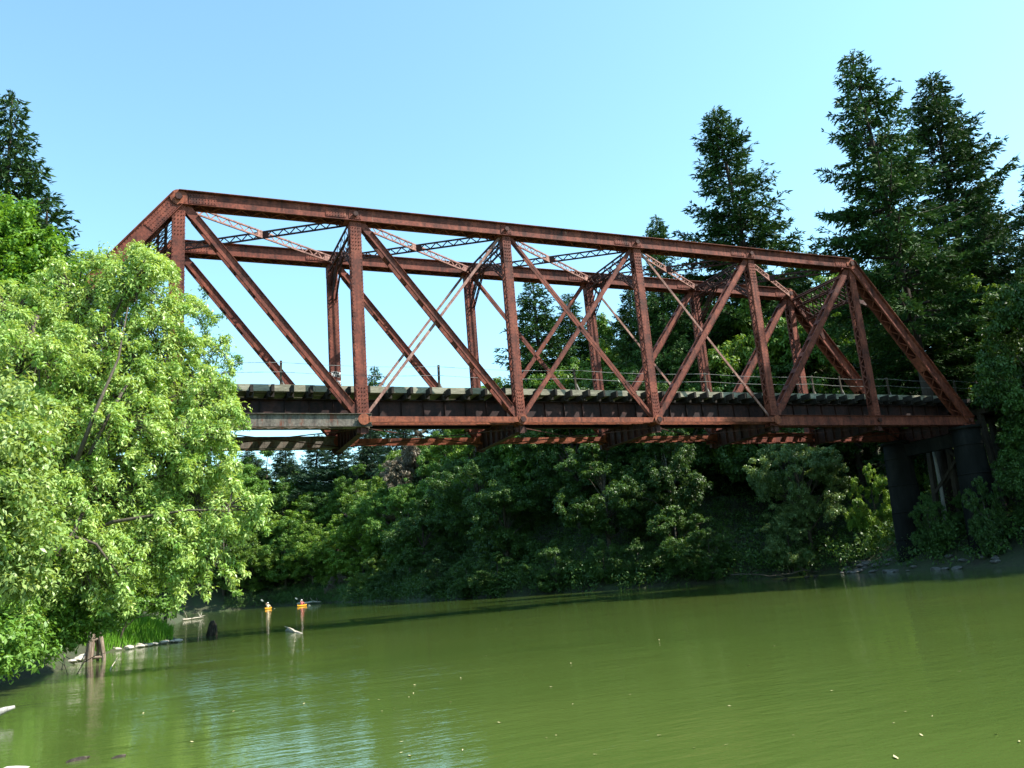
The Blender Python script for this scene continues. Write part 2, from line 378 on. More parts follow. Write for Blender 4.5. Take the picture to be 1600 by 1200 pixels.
def pin(parent, x, z, r=0.10, y0=-0.42, y1=0.42):
    mb = MB(); mb.tube([(x, y0, z), (x, y0+0.09, z), (x, y0+0.10, z), (x, y1-0.1, z), (x, y1-0.09, z), (x, y1, z)], [r*1.35, r*1.35, r, r, r*1.35, r*1.35], 6)
    return mb.build("pin", M['rust_dark'], parent)
def riv_plate(parent, x0, x1, z0, z1, name="splice_plate", m='rust', y=-0.275, nx_=None, axis_=None):
    mb = MB()
    ax = axis_ or (Vector((1,0,0)), Vector((0,0,1)), Vector((0,0,0)))
    e, uu, o0 = ax
    def p(s, t, yy): return o0 + e*s + uu*t + Vector((0, yy, 0))
    mb.box8([p(x0,z0,y), p(x1,z0,y), p(x1,z0,y+0.02), p(x0,z0,y+0.02), p(x0,z1,y), p(x1,z1,y), p(x1,z1,y+0.02), p(x0,z1,y+0.02)])
    n1_ = max(2, int((x1-x0)/0.12)); n2_ = max(2, int((z1-z0)/0.12))
    for i in range(n1_):
        for j in range(n2_):
            q = p(x0+(i+0.5)*(x1-x0)/n1_, z0+(j+0.5)*(z1-z0)/n2_, y); mb.rivet(q, (0,-1,0), 0.026, 0.02)
    return mb.build(name, M[m], parent)

def vertical_post(i, y, w=0.44, solid=False, z_top=None):
    mb = MB(); x = PL*i; z0 = ZB+0.02; z1 = (z_top or ZT)-0.36; hy = 0.23
    for s in (-1, 1):
        ys = sorted((s*hy, s*(hy-0.02))); mb.box(x-w/2, x+w/2, ys[0], ys[1], z0, z1)
        for t in (-1, 1):
            xs = sorted((x+t*(w/2-0.002), x+t*(w/2-0.02))); yy = sorted((s*(hy-0.0205), s*(hy-0.10))); mb.box(xs[0], xs[1], yy[0], yy[1], z0, z1)
    n = int((z1-z0)/0.30)
    for t in (-1, 1):
        for k in range(n):
            za = z0+(z1-z0)*k/n; zb = z0+(z1-z0)*(k+1)/n; a = hy-0.06 if k % 2 else -(hy-0.06)
            mb.bar((x+t*(w/2+0.006), a, za), (x+t*(w/2+0.006), -a, zb), -0.03, 0.03, -0.006, 0.006, (0, 1, 0.3))
        mb.box(*sorted((x+t*(w/2+0.013), x+t*(w/2+0.002))), -hy+0.005, hy-0.005, z0, z0+0.9)
        mb.box(*sorted((x+t*(w/2+0.013), x+t*(w/2+0.002))), -hy+0.005, hy-0.005, z1-0.6, z1)
    for t in (-1, 1):
        k = z0+0.1
        while k < z1:
            mb.rivet((x+t*(w/2-0.045), -hy, k), (0,-1,0)); mb.rivet((x+t*(w/2), -hy+0.05, k+0.05), (t,0,0), 0.02, 0.03); k += 0.17
    for (a, b2) in ((z0+0.05, z0+1.5), (z1-1.3, z1-0.1)):
        k = a
        while k < b2:
            for t in (-0.25, 0.0, 0.25): mb.rivet((x+t*w, -hy, k), (0,-1,0), 0.03, 0.03)
            k += 0.17
    o = mb.build("vertical_post", M['rust'], bridge); o.location.y = y
    return o

def heavy_diag(i, j, y, yo=0.17, dep=0.30):
    """two channel bars joined by batten plates"""
    a = Up(i); b = Lp(j); d = (b-a).normalized(); a = a + d*0.15; b = b - d*0.1; mb = MB(); side = Vector((0,1,0))
    for s in (-1, 1):
        us = sorted((s*yo, s*(yo-0.018))); mb.bar(a, b, us[0], us[1], -dep/2, dep/2, side)
        us = sorted((s*(yo+0.0005), s*(yo+0.07)))
        mb.bar(a+d*0.9, b-d*0.7, us[0], us[1], dep/2-0.016, dep/2-0.001, side); mb.bar(a+d*0.9, b-d*0.7, us[0], us[1], -dep/2+0.001, -dep/2+0.016, side)
    L = (b-a).length; k = 0.9
    while k < L-0.5:
        for t in (-1, 1):
            v = sorted((t*dep/2+t*0.001, t*dep/2+t*0.012)); mb.bar(a+d*k, a+d*(k+0.3), -yo, yo, v[0], v[1], side)
        k += 1.25
    o = mb.build("diagonal_member", M['rust'], bridge); o.location.y = y; return o
def thin_diag(i, j, y, yo=0.10, w=0.10, turn=True, t=0.03, m='rust_pink'):
    a = Up(i); b = Lp(j); d = (b-a).normalized(); a = a+d*0.3; b = b-d*0.1; mb = MB(); side = Vector((0,1,0))
    L = (b-a).length
    for s in ((-1, 1) if yo > 0 else (0,)):
        off = side*(s*yo); mb.bar(a+off, b+off, -t/2, t/2, -w/2, w/2, side)
    o = mb.build("counter_brace", M[m], bridge); o.location.y = y
    if turn:
        tb = MB(); c = a + d*(L*0.80)
        for s in ((-1, 1) if yo > 0 else (0,)):
            up = side.cross(d); off = side*(s*yo)
            for v in (-1, 1): tb.bar(c+off+up*(v*0.085), c+d*0.75+off+up*(v*0.085), -0.03, 0.03, -0.02, 0.02, side)
            for q in (c, c+d*0.69): tb.bar(q+off, q+d*0.06+off, -0.03, 0.03, -0.11, 0.11, side)
        tb.build("turnbuckle", M['rust'], o)
    return o

for y, far in ((0.0, False), (TW, True)):
    tc = chord(Up(1), Up(6), y, "top_chord", M['rust'], extra=0.0)
    for i in range(1, 7):
        p_ = pin(tc, PL*i, ZT-0.02, 0.11 if i in (1, 6) else 0.09)
    for i in range(2, 6):
        riv_plate(tc, PL*i-0.28, PL*i+0.28, ZT-0.22, ZT+0.2, "pin_plate")
        riv_plate(tc, PL*i-0.28-0.16-0.9, PL*i-0.28-0.16, ZT-0.20, ZT+0.2, "splice_plate") if i != 3 else None
    riv_plate(tc, PL+0.4, PL+1.5, ZT-0.24, ZT+0.2, "splice_plate")
    riv_plate(tc, 6*PL-1.2, 6*PL-0.4, ZT-0.24, ZT+0.2, "splice_plate")
    for hi_, lo_ in ((1, 0), (6, 7)):
        ep = chord(Up(hi_), Lp(lo_), y, "end_post", M['rust'] if not (far) else M['rust'])
        # rounded hip plate and riveted gusset on the end post
        d = (Lp(lo_)-Up(hi_)).normalized(); upv = Vector((0,1,0)).cross(d); upv = upv if upv.z > 0 else -upv
        for yy in (-0.29, 0.29):
            hp = MB(); hp.tube([(Up(hi_).x, yy-0.014, ZT-0.02), (Up(hi_).x, yy+0.014, ZT-0.02)], [0.35, 0.35], 20)
            hp.build("hip_plate", M['rust_orange'], ep)
        riv_plate(ep, 0.45, 1.9, -0.26, 0.2, "gusset_plate", axis_=(d, upv, Up(hi_)))
    for i in range(1, 7):
        w_ = 0.50 if i in (1, 2) else 0.42
        vp = vertical_post(i, y, w_)
    for i, j in ((1, 2), (2, 3), (5, 4), (6, 5)): heavy_diag(i, j, y, dep=0.36 if i in (1, 6) else 0.31)
    thin_diag(3, 2, y, 0.0, 0.13, False, 0.06); thin_diag(4, 5, y, 0.0, 0.12, True, 0.05)
    thin_diag(3, 4, y, 0.11, 0.13, True, 0.035, 'rust'); thin_diag(4, 3, y, 0.07, 0.20, False, 0.03, 'rust')
    # bottom chord: built-up end panels, eyebars between
    for a, b2, mm in ((0, 2, 'rust_grey'), (5, 7, 'rust')):
        bc = chord(Lp(a)-Vector((0.35,0,0)) if a == 0 else Lp(a)-Vector((0.38,0,0)), Lp(b2)+Vector((0.38,0,0)), y, "bottom_chord", M[mm], cover=False, hw=0.22, lo=-0.30, hi=0.27)
        riv_plate(bc, Lp(b2 if a == 0 else a).x-0.34, Lp(b2 if a == 0 else a).x+0.34, ZB-0.26, ZB+0.24, "gusset_plate", 'rust_grey' if a == 0 else 'rust', y=-0.245)
        for i in (range(0, 3) if a == 0 else range(5, 8)): pin(bc, PL*i, ZB, 0.10, -0.36, 0.36)
    for i in range(2, 5):
        mb = MB()
        for k, yy in enumerate((-0.33, -0.14, 0.14, 0.33)):
            yy2 = yy + (0.05 if i % 2 else -0.05)*(1 if yy < 0 else -1)
            mb.bar((PL*i+0.2, yy2, ZB), (PL*(i+1)-0.2, yy2, ZB), -0.02, 0.02, -0.12, 0.12, (0,1,0))
            for e in (i, i+1): mb.tube([(PL*e, yy2-0.02, ZB), (PL*e, yy2+0.02, ZB)], [0.25, 0.25], 16)
        eb = mb.build("eyebar", M['rust_orange'], bridge); eb.location.y = y
        if i > 2: pin(eb, PL*i, ZB, 0.11, -0.46, 0.46)

# floor beams, stringers, lateral bracing
for i in range(0, 8):
    mb = MB(); x = PL*i; z0 = ZB-0.52; z1 = ZB+0.36
    ya, yb = (0.30, TW-0.30)
    mb.box(x-0.008, x+0.008, ya, yb, z0, z1)
    mb.box(x-0.15, x+0.15, ya, yb, z1, z1+0.025); mb.box(x-0.15, x+0.15, ya, yb, z0-0.025, z0)
    for k in range(7):
        yy = ya+(yb-ya)*(k+0.5)/7
        for t in (-1, 1): mb.box(*sorted((x+t*0.009, x+t*0.10)), yy-0.01, yy+0.01, z0, z1)
    fb = mb.build("floor_beam", M['rust_dark'], bridge)
    for yy in (0.0, TW):
        hg = MB()
        hg.box(x-0.26, x+0.26, yy-0.10, yy+0.10, z0-0.03, ZB-0.31)
        hg.box(x-0.12, x+0.12, yy-0.2, yy-0.101, ZB-0.62, ZB-0.26)
        hg.build("hanger_plate", M['rust_dark'], fb)
for y in (1.42, TW-1.42):
    mb = MB(); z0 = ZB+0.42; z1 = ZB+1.22; xa, xb = -0.3, PL*7+0.3
    mb.box(xa, xb, y-0.008, y+0.008, z0, z1); mb.box(xa, xb, y-0.16, y+0.16, z1, z1+0.028); mb.box(xa, xb, y-0.16, y+0.16, z0-0.028, z0)
    mb.box(xa, xb, y-0.13, y-0.0085, z0+0.001, z0+0.02)
    x = 0.4
    while x < xb:
        for t in (-1, 1): mb.box(x-0.01, x+0.01, *sorted((y+t*0.009, y+t*0.12)), z0+0.021, z1-0.001)
        for k in range(5): mb.rivet((x+k*0.18-0.3, y-0.13, z0+0.01), (0,-1,0), 0.025, 0.02)
        x += 1.05
    mb.build("stringer", M['rust_deckshade'] , bridge)
for i in range(7):
    for a, b2 in ((Lp(i, 0.25), Lp(i+1, TW-0.25)), (Lp(i, TW-0.25), Lp(i+1, 0.25))):
        mb = MB(); dz = Vector((0, 0, -0.25 if b2.y > a.y else -0.31)); mb.bar(a+dz, b2+dz, -0.03, 0.03, -0.02, 0.02, (1,-1,0) if b2.y > a.y else (1,1,0))
        mb.build("lower_lateral_brace", M['rust_dark'], bridge)
# upper lateral bracing: laced struts crossing in each panel
for i in range(1, 6):
    for a, b2, mm, dz in ((Up(i, 0.27), Up(i+1, TW-0.27), 'rust_pink', -0.10), (Up(i, TW-0.27), Up(i+1, 0.27), 'rust_dark', -0.12)):
        mb = MB(); o = Vector((0, 0, dz)); d = (b2-a).normalized(); sd = Vector((0,0,1)).cross(d)
        mb.laced(a+o+d*0.1, b2+o-d*0.1, (0, 0, 0.30), 0.07, 0.07, 0.30, sd, 0.018)
        mb.bar(a+o+d*0.1, a+o+d*0.55, -0.02, 0.02, -0.15, 0.15, sd); mb.bar(b2+o-d*0.55, b2+o-d*0.1, -0.02, 0.02, -0.15, 0.15, sd)
        c_ = (a+b2)/2+o; mb.bar(c_-d*0.3, c_+d*0.3, -0.025, 0.025, -0.16, 0.16, sd)
        mb.build("upper_lateral_brace", M[mm], bridge)
# sway frames
for i in range(2, 6):
    mb = MB(); x = PL*i
    for dx in (-0.16, 0.16):
        mb.laced((x+dx, 0.25, ZT-0.45), (x+dx, TW-0.25, ZT-0.45), (0, 0, 0.55), 0.08, 0.07, 0.42, (1,0,0), 0.02)
    for ya, s in ((0.22, 1), (TW-0.22, -1)):
        for dx in (-0.1, 0.1):
            mb.laced((x+dx, ya, ZT-2.35), (x+dx, ya+s*2.0, ZT-0.72), (0, s*0.11, -0.14), 0.05, 0.05, 0.3, (1,0,0), 0.018)
            mb.bar((x+dx, ya, ZT-1.5), (x+dx, ya+s*0.75, ZT-0.72), -0.03, 0.03, -0.02, 0.02, (1,0,0))
        if i in (2,): mb.box8([(x-0.012, ya, ZT-1.9), (x+0.012, ya, ZT-1.9), (x+0.012, ya+s*0.05, ZT-1.9), (x-0.012, ya+s*0.05, ZT-1.9), (x-0.012, ya, ZT-0.72), (x+0.012, ya, ZT-0.72), (x+0.012, ya+s*1.3, ZT-0.72), (x-0.012, ya+s*1.3, ZT-0.72)])
    mb.build("sway_frame", M['rust_dark'], bridge)
# portal frames in the plane of the end posts
for hi_, lo_ in ((1, 0), (6, 7)):
    d = (Lp(lo_)-Up(hi_)).normalized(); o0 = Up(hi_); upn = Vector((0,1,0)).cross(d); mb = MB()
    def pp(s, y, e=0.0): return o0 + d*s + Vector((0, y, 0)) + upn*e
    for e in (-0.2, 0.2):
        for s in (0.45, 1.0, 2.1): mb.bar(pp(s, 0.25, e), pp(s, TW-0.25, e), -0.05, 0.05, -0.04, 0.04, d)
        n = 7
        for k in range(n):
            ya = 0.25+(TW-0.5)*k/n; yb = 0.25+(TW-0.5)*(k+1)/n
            mb.bar(pp(1.0, ya, e), pp(2.1, yb, e), -0.035, 0.035, -0.012, 0.012, d); mb.bar(pp(2.1, ya, e*0.9), pp(1.0, yb, e*0.9), -0.035, 0.035, -0.012, 0.012, d)
        for k in range(14):
            ya = 0.25+(TW-0.5)*k/14; yb = 0.25+(TW-0.5)*(k+1)/14
            s0, s1 = (0.45, 1.0) if k % 2 else (1.0, 0.45); mb.bar(pp(s0, ya, e), pp(s1, yb, e), -0.025, 0.025, -0.01, 0.01, d)
    for ya, s in ((0.25, 1), (TW-0.25, -1)):
        prev = None
        for k in range(7):
            t = k/6*math.pi/2; q = pp(2.1+1.7*(1-math.sin(t)), ya+s*1.7*(1-math.cos(t)), 0)
            if prev is not None: mb.bar(prev, q, -0.05, 0.05, -0.18, 0.18, d.cross(upn) if False else upn.cross(q-prev))
            prev = q
    mb.build("portal_frame", M['rust_dark'], bridge)

# deck: ties, planking, kerb timbers, railing
rng = random.Random(11); x = -0.2; tie = None; k = 0
while x < PL*7+0.3:
    if tie is None:
        mb = MB(); mb.box(-0.13, 0.13, 1.0, TW-0.24, ZB+1.25, ZB+1.527); mb.box(-0.06, 0.06, 0.40, 1.02, ZB+1.36, ZB+1.67); tie = mb.build("railway_tie", M['tie'], bridge); o = tie
    else:
        o = tie.copy(); COL.objects.link(o); o.parent = bridge
    o.location = (x, rng.uniform(-0.22, 0.12), rng.uniform(-0.05, 0.0)); o.rotation_euler = (0, 0, rng.uniform(-0.012, 0.012)); o.scale = (rng.uniform(0.8, 1.1), 1, 1)
    x += rng.uniform(0.78, 1.06); k += 1
for r_ in range(5):
    mb = MB(); y0 = 1.32+r_*0.46; x = -0.3
    while x < PL*7+0.3:
        L = rng.uniform(3.5, 5.5); x1 = min(x+L, PL*7+0.3); dz = rng.uniform(-0.004, 0.012)
        mb.box(x, x1-0.02, y0+rng.uniform(0, 0.02), y0+0.44, ZB+1.528+dz, ZB+1.60+dz); x = x1
    mb.build("deck_plank", M['plank'], bridge)
for y0 in (1.05, TW-1.95):
    mb = MB(); x = -0.3
    while x < PL*7+0.3:
        L = rng.uniform(3.0, 5.0); x1 = min(x+L, PL*7+0.3); z = ZB+1.53
        for k in range(1):
            dy = rng.uniform(-0.03, 0.03); h_ = 0.30+rng.uniform(-0.015, 0.0); mb.box(x, x1-0.02, y0+dy, y0+0.20+dy, z, z+h_); z += 0.206
        x = x1
    mb.build("kerb_timber", M['plank'], bridge)
for xr, lean in ((4.6, 0), (12.2, 0.02), (20.1, 0.03), (28.1, -0.03), (36.8, 0), (45.0, 0.02), (47.4, -0.05), (51.5, 0.0)):
    mb = MB(); y = 4.42; mb.bar((xr, y, ZB+1.3), (xr+lean*2.6, y+lean, ZB+3.85-0.0), -0.05, 0.05, -0.05, 0.05, (1,0,0))
    rp = mb.build("railing_post", M['trestle'], bridge)
    bm_ = MB(); bm_.bar((xr+0.02, y+0.03, ZB+3.0), (xr+0.75, y+0.1, ZB+1.55), -0.03, 0.03, -0.03, 0.03, (1,0,0)); bm_.build("railing_brace", M['greypole'], rp)
for dz in (3.75, 3.28):
    mb = MB(); pts = []
    xs_ = [-0.3, 4.6, 12.2, 20.1, 28.1, 36.8, 45.0, 51.5, 57.3, 62.4, 66.5]
    for a, b2 in zip(xs_[:-1], xs_[1:]):
        for t in (0, .25, .5, .75): pts.append((a+(b2-a)*t, 4.36, ZB+dz-0.10*4*t*(1-t)))
    pts.append((xs_[-1], 4.36, ZB+dz)); mb.tube(pts, [0.012]*len(pts), 5); mb.build("railing_cable", M['cable'], bridge)
# graffiti near the foot of two far posts
def squiggle(parent, cx_, y, zc, rows, w, seed):
    r = random.Random(seed); mb = MB()
    for row in range(rows):
        z = zc+row*0.42; n = 14
        if seed == 4:
            pts = [(cx_+w*0.42*math.cos(2*math.pi*k/n), y, z+0.17*math.sin(2*math.pi*k/n)) for k in range(n+1)]
        else:
            pts = [(cx_-w/2+w*k/n, y, z+0.12*math.sin(k*1.9+r.random())+r.uniform(-0.04, 0.04)) for k in range(n+1)]
        for a, b2 in zip(pts[:-1], pts[1:]):
            mb.bar(a, b2, -0.002, 0.002, -0.045, 0.045, (0,1,0))
    return mb.build("graffiti", M['paint'], parent)
vps = [o for o in bridge.children if o.name.startswith("vertical_post")]
squiggle(vps[7], PL*2, -0.236, ZB+2.15, 4, 0.42, 2); squiggle(vps[9], PL*4, -0.236, ZB+2.2, 2, 0.34, 4); squiggle(vps[8], PL*3, -0.236, ZB+2.1, 1, 0.34, 4)

# ------------------------------------------------------------------ piers and approach trestle
def pier(x, label):
    base = min(gz(x, 0), gz(x, TW)) - 1.0
    t = thing("concrete_pier", label, "bridge pier", (x, 0, base))
    h = ZB-0.55-base
    for y in (0.0, TW):
        mb = MB(); zs = np.linspace(0, h, 9); mb.tube([(0, y, z) for z in zs], [1.12-0.33*(z/h) for z in zs], 24)
        mb.tube([(0, y, h), (0, y, h+0.16)], [0.92, 0.92], 24)
        for zr in np.arange(1.9, h-0.5, 1.75):
            r_ = 1.12-0.33*(zr/h); mb.tube([(0, y, zr-0.05), (0, y, zr+0.05)], [r_+0.025, r_+0.025], 24)
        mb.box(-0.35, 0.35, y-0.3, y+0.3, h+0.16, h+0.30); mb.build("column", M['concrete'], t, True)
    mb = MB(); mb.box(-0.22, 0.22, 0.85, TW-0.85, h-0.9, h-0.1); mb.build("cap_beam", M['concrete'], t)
    return t
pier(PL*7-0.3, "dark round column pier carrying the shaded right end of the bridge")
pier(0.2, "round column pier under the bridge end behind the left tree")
def trestle(x0, sgn, label):
    t = thing("timber_trestle", label, "trestle", (x0, 0, ZB))
    for k in range(4):
        x = sgn*(1.6+k*4.6); bz = gz(x0+x, TW/2) - ZB - 0.5; top = 0.55
        if bz > top-0.6: bz = top-0.8
        mb = MB()
        for y, ly in ((0.6, -0.5), (2.0, -0.1), (3.3, 0.1), (4.7, 0.5)): mb.bar((x, y, top), (x, y+ly, bz), -0.15, 0.15, -0.15, 0.15, (1,0,0))
        o = mb.build("bent", M['trestle'], t)
        mb = MB(); mb.box(x-0.17, x+0.17, 0.1, TW-0.1, top, top+0.34); mb.build("cap_beam", M['trestle'], o)
        mb = MB(); H_ = top-bz
        if H_ > 2:
            for e in (-0.19, 0.19):
                mb.bar((x+e, 0.5, top-0.4), (x+e, 4.8, max(bz+0.4, top-4.4)), -0.03, 0.03, -0.1, 0.1, (1,0,0)); mb.bar((x-e, 4.8, top-0.4), (x-e, 0.5, max(bz+0.4, top-4.4)), -0.03, 0.03, -0.1, 0.1, (1,0,0))
            mb.build("cross_brace", M['trestle'], o)
    mb = MB(); xa, xb = sorted((sgn*0.3, sgn*17.0))
    for y in (1.5, 1.9, TW-1.9, TW-1.5): mb.box(xa, xb, y-0.15, y+0.15, 0.895, 1.25)
    mb.build("stringer", M['trestle'], t)
    r = random.Random(4); x = xa+0.4; tie2 = None
    while x < xb:
        if tie2 is None:
            mb = MB(); mb.box(-0.15, 0.15, 0.55, TW-0.4, 1.254, 1.52); tie2 = mb.build("railway_tie", M['tie'], t); o = tie2
        else: o = tie2.copy(); COL.objects.link(o); o.parent = t
        o.location = (x, r.uniform(-0.1, 0.1), 0); x += r.uniform(0.7, 0.95)
    mb = MB(); mb.box(xa, xb, 1.1, TW-1.1, 1.525, 1.60); mb.build("deck_plank", M['plank'], t)
    if sgn > 0:
        for xr in (4.8, 7.0, 10.0, 13.6):
            mb = MB(); mb.bar((xr, 4.42, 1.3), (xr, 4.42, 3.8), -0.05, 0.05, -0.05, 0.05, (1,0,0)); rp = mb.build("railing_post", M['trestle'], t)
            mb = MB(); mb.bar((xr+0.02, 4.45, 3.0), (xr+0.8, 4.5, 1.6), -0.03, 0.03, -0.03, 0.03, (1,0,0)); mb.build("railing_brace", M['greypole'], rp)
    return t
trestle(PL*7+0.5, 1, "dark timber approach trestle with cross braces right of the pier")
trestle(-0.5, -1, "timber approach trestle on the left bank behind the bright tree")
mb = MB(); g = gz(54.2, TW-0.5); mb.tube([(0, 0, -0.6), (0.05, 0, 3.0), (0.0, 0.05, 6.0)], [0.12, 0.11, 0.09], 8)
o = mb.build("wooden_pole", M['greypole']); o.location = (54.4, TW-0.9, g); o.rotation_euler = (0.0, 0.03, 0); tag(o, "slim grey wooden pole standing beside the dark bridge column", "pole")

# ------------------------------------------------------------------ foliage generators
def unit(a): return a/np.maximum(np.linalg.norm(a, axis=1, keepdims=True), 1e-9)
def leaves(R, pos, nrm, ln, wd, droop=0.4, size_var=0.35):
    """diamond leaves at pos, facing about nrm, lightly folded along the midrib"""
    n = len(pos); nrm = unit(nrm + R.normal(0, 0.45, (n, 3)))
    d = R.normal(0, 1, (n, 3)); d[:,2] -= droop*1.5; d = unit(d - nrm*np.sum(d*nrm, 1, keepdims=True)); s = np.cross(nrm, d)
    k = (1 + R.uniform(-size_var, size_var, n))[:, None]; L = ln*k; Wd = wd*k; f = 0.18*Wd
    V = np.stack([pos, pos+d*L*0.45+s*Wd*0.5+nrm*f, pos+d*L-nrm*f*0.8, pos+d*L*0.45-s*Wd*0.5+nrm*f], 1).reshape(-1, 3)
    return V, np.arange(4*n).reshape(n, 4)
def clump_leaves(R, centers, radii, per, ln, wd, droop=0.4, up=0.55, squash=0.7, elong=0.0):
    """leaves spread through the outer part of every clump"""
    n = len(centers)*per; c = np.repeat(centers, per, 0); r = np.repeat(radii, per)
    d = unit(R.normal(0, 1, (n, 3))); q = R.uniform(0, 1, n)**0.5
    off = d*(r*q)[:, None]; off[:, 2] *= squash
    if elong:
        ax = unit(R.normal(0, 1, (len(centers), 3)) + np.array([0.25, -0.1, -0.45])); ax = np.repeat(ax, per, 0)
        off = off*0.85 + ax*np.sum(off*ax, 1, keepdims=True)*elong
    pos = c + off; nrm = d*0.7 + np.array([0, 0, up])
    V, F = leaves(R, pos, nrm, ln, wd, droop)
    tc = np.repeat(R.uniform(0, 1, len(centers)), per)
    tint = np.clip(0.55*tc + 0.45*R.uniform(0, 1, n), 0, 1)
    return V, F, tint
def wood_paths(mb, base, tips, r0, R, sides=6, fork=None, sag=0.1):
    base = Vector(base)
    for t in tips:
        t = Vector(t); st = fork(t) if fork else base
        mid = st.lerp(t, 0.5) + Vector((R.normal(0, .08), R.normal(0, .08), sag))*(t-st).length
        L = (t-st).length; rr = r0*min(1.0, 0.35+L*0.06)
        pts = [st.lerp(mid, 0.5)*1.0 if k == 1 else (st if k == 0 else (mid if k == 2 else (mid.lerp(t, .5)+Vector((0,0,.02*L)) if k == 3 else t))) for k in range(5)]
        mb.tube(pts, [rr, rr*0.8, rr*0.55, rr*0.33, rr*0.12], sides, False)

def broadleaf_mesh(seed, H, Rd, n_lobes, per_lobe, per, ln, wd, low=0.05, lean=(0, 0)):
    """returns crown arrays and a trunk builder; lobed crown with gaps between lobes"""
    R = np.random.default_rng(seed); lob = []; 
    while len(lob) < n_lobes:
        d = R.normal(0, 1, 3); d /= np.linalg.norm(d); q = R.uniform(0.45, 0.95); z = (d[2]*q*0.5+0.5)
        zz = H*(low+(1-low)*z); prof = math.sin(math.pi*min(1, 0.16+0.80*z))**0.7
        lob.append((d[0]*q*Rd*prof*1.05+lean[0]*z, d[1]*q*Rd*prof*1.05+lean[1]*z, zz, R.uniform(0.20, 0.36)*Rd))
    lob.append((lean[0], lean[1], H*0.95, 0.22*Rd))
    cs = []; rs = []
    for (x, y, z, r) in lob:
        for k in range(per_lobe):
            d = R.normal(0, 1, 3); d /= np.linalg.norm(d); d[2] = d[2]*0.8+0.15; q = R.uniform(0.35, 1.0)
            cs.append((x+d[0]*r*q, y+d[1]*r*q, max(0.25, z+d[2]*r*q))); rs.append(r*R.uniform(0.20, 0.36))
    V, F, t = clump_leaves(R, np.array(cs), np.array(rs), per, ln, wd)
    mb = MB(); th = H*0.55
    tr = [(lean[0]*k*0.6*k+R.normal(0, .03)*H*0.1, lean[1]*k*0.6*k+R.normal(0, .03)*H*0.1, th*k*1.35-0.6*(k == 0)) for k in np.linspace(0, 1, 6)]
    mb.tube(tr, [H*0.018*(1-0.8*k)+0.02 for k in np.linspace(0, 1, 6)], 8)
    def fork(t):
        z = max(0.15*H, min(th*1.3, t.z*0.6)); k = z/(th*1.35); return Vector((lean[0]*k*0.6*k, lean[1]*k*0.6*k, z))
    wood_paths(mb, (0, 0, 0), [l[:3] for l in lob], H*0.010, R, 5, fork)
    sub = R.choice(len(cs), min(len(cs), 60), replace=False)
    for q in sub:
        c = Vector(cs[q]); l = min(lob, key=lambda l: (Vector(l[:3])-c).length); mb.tube([l[:3], Vector(l[:3]).lerp(c, .5)+Vector((0, 0, .05)), c], [0.035, 0.025, 0.01], 4, False)
    return (V, F, t), mb

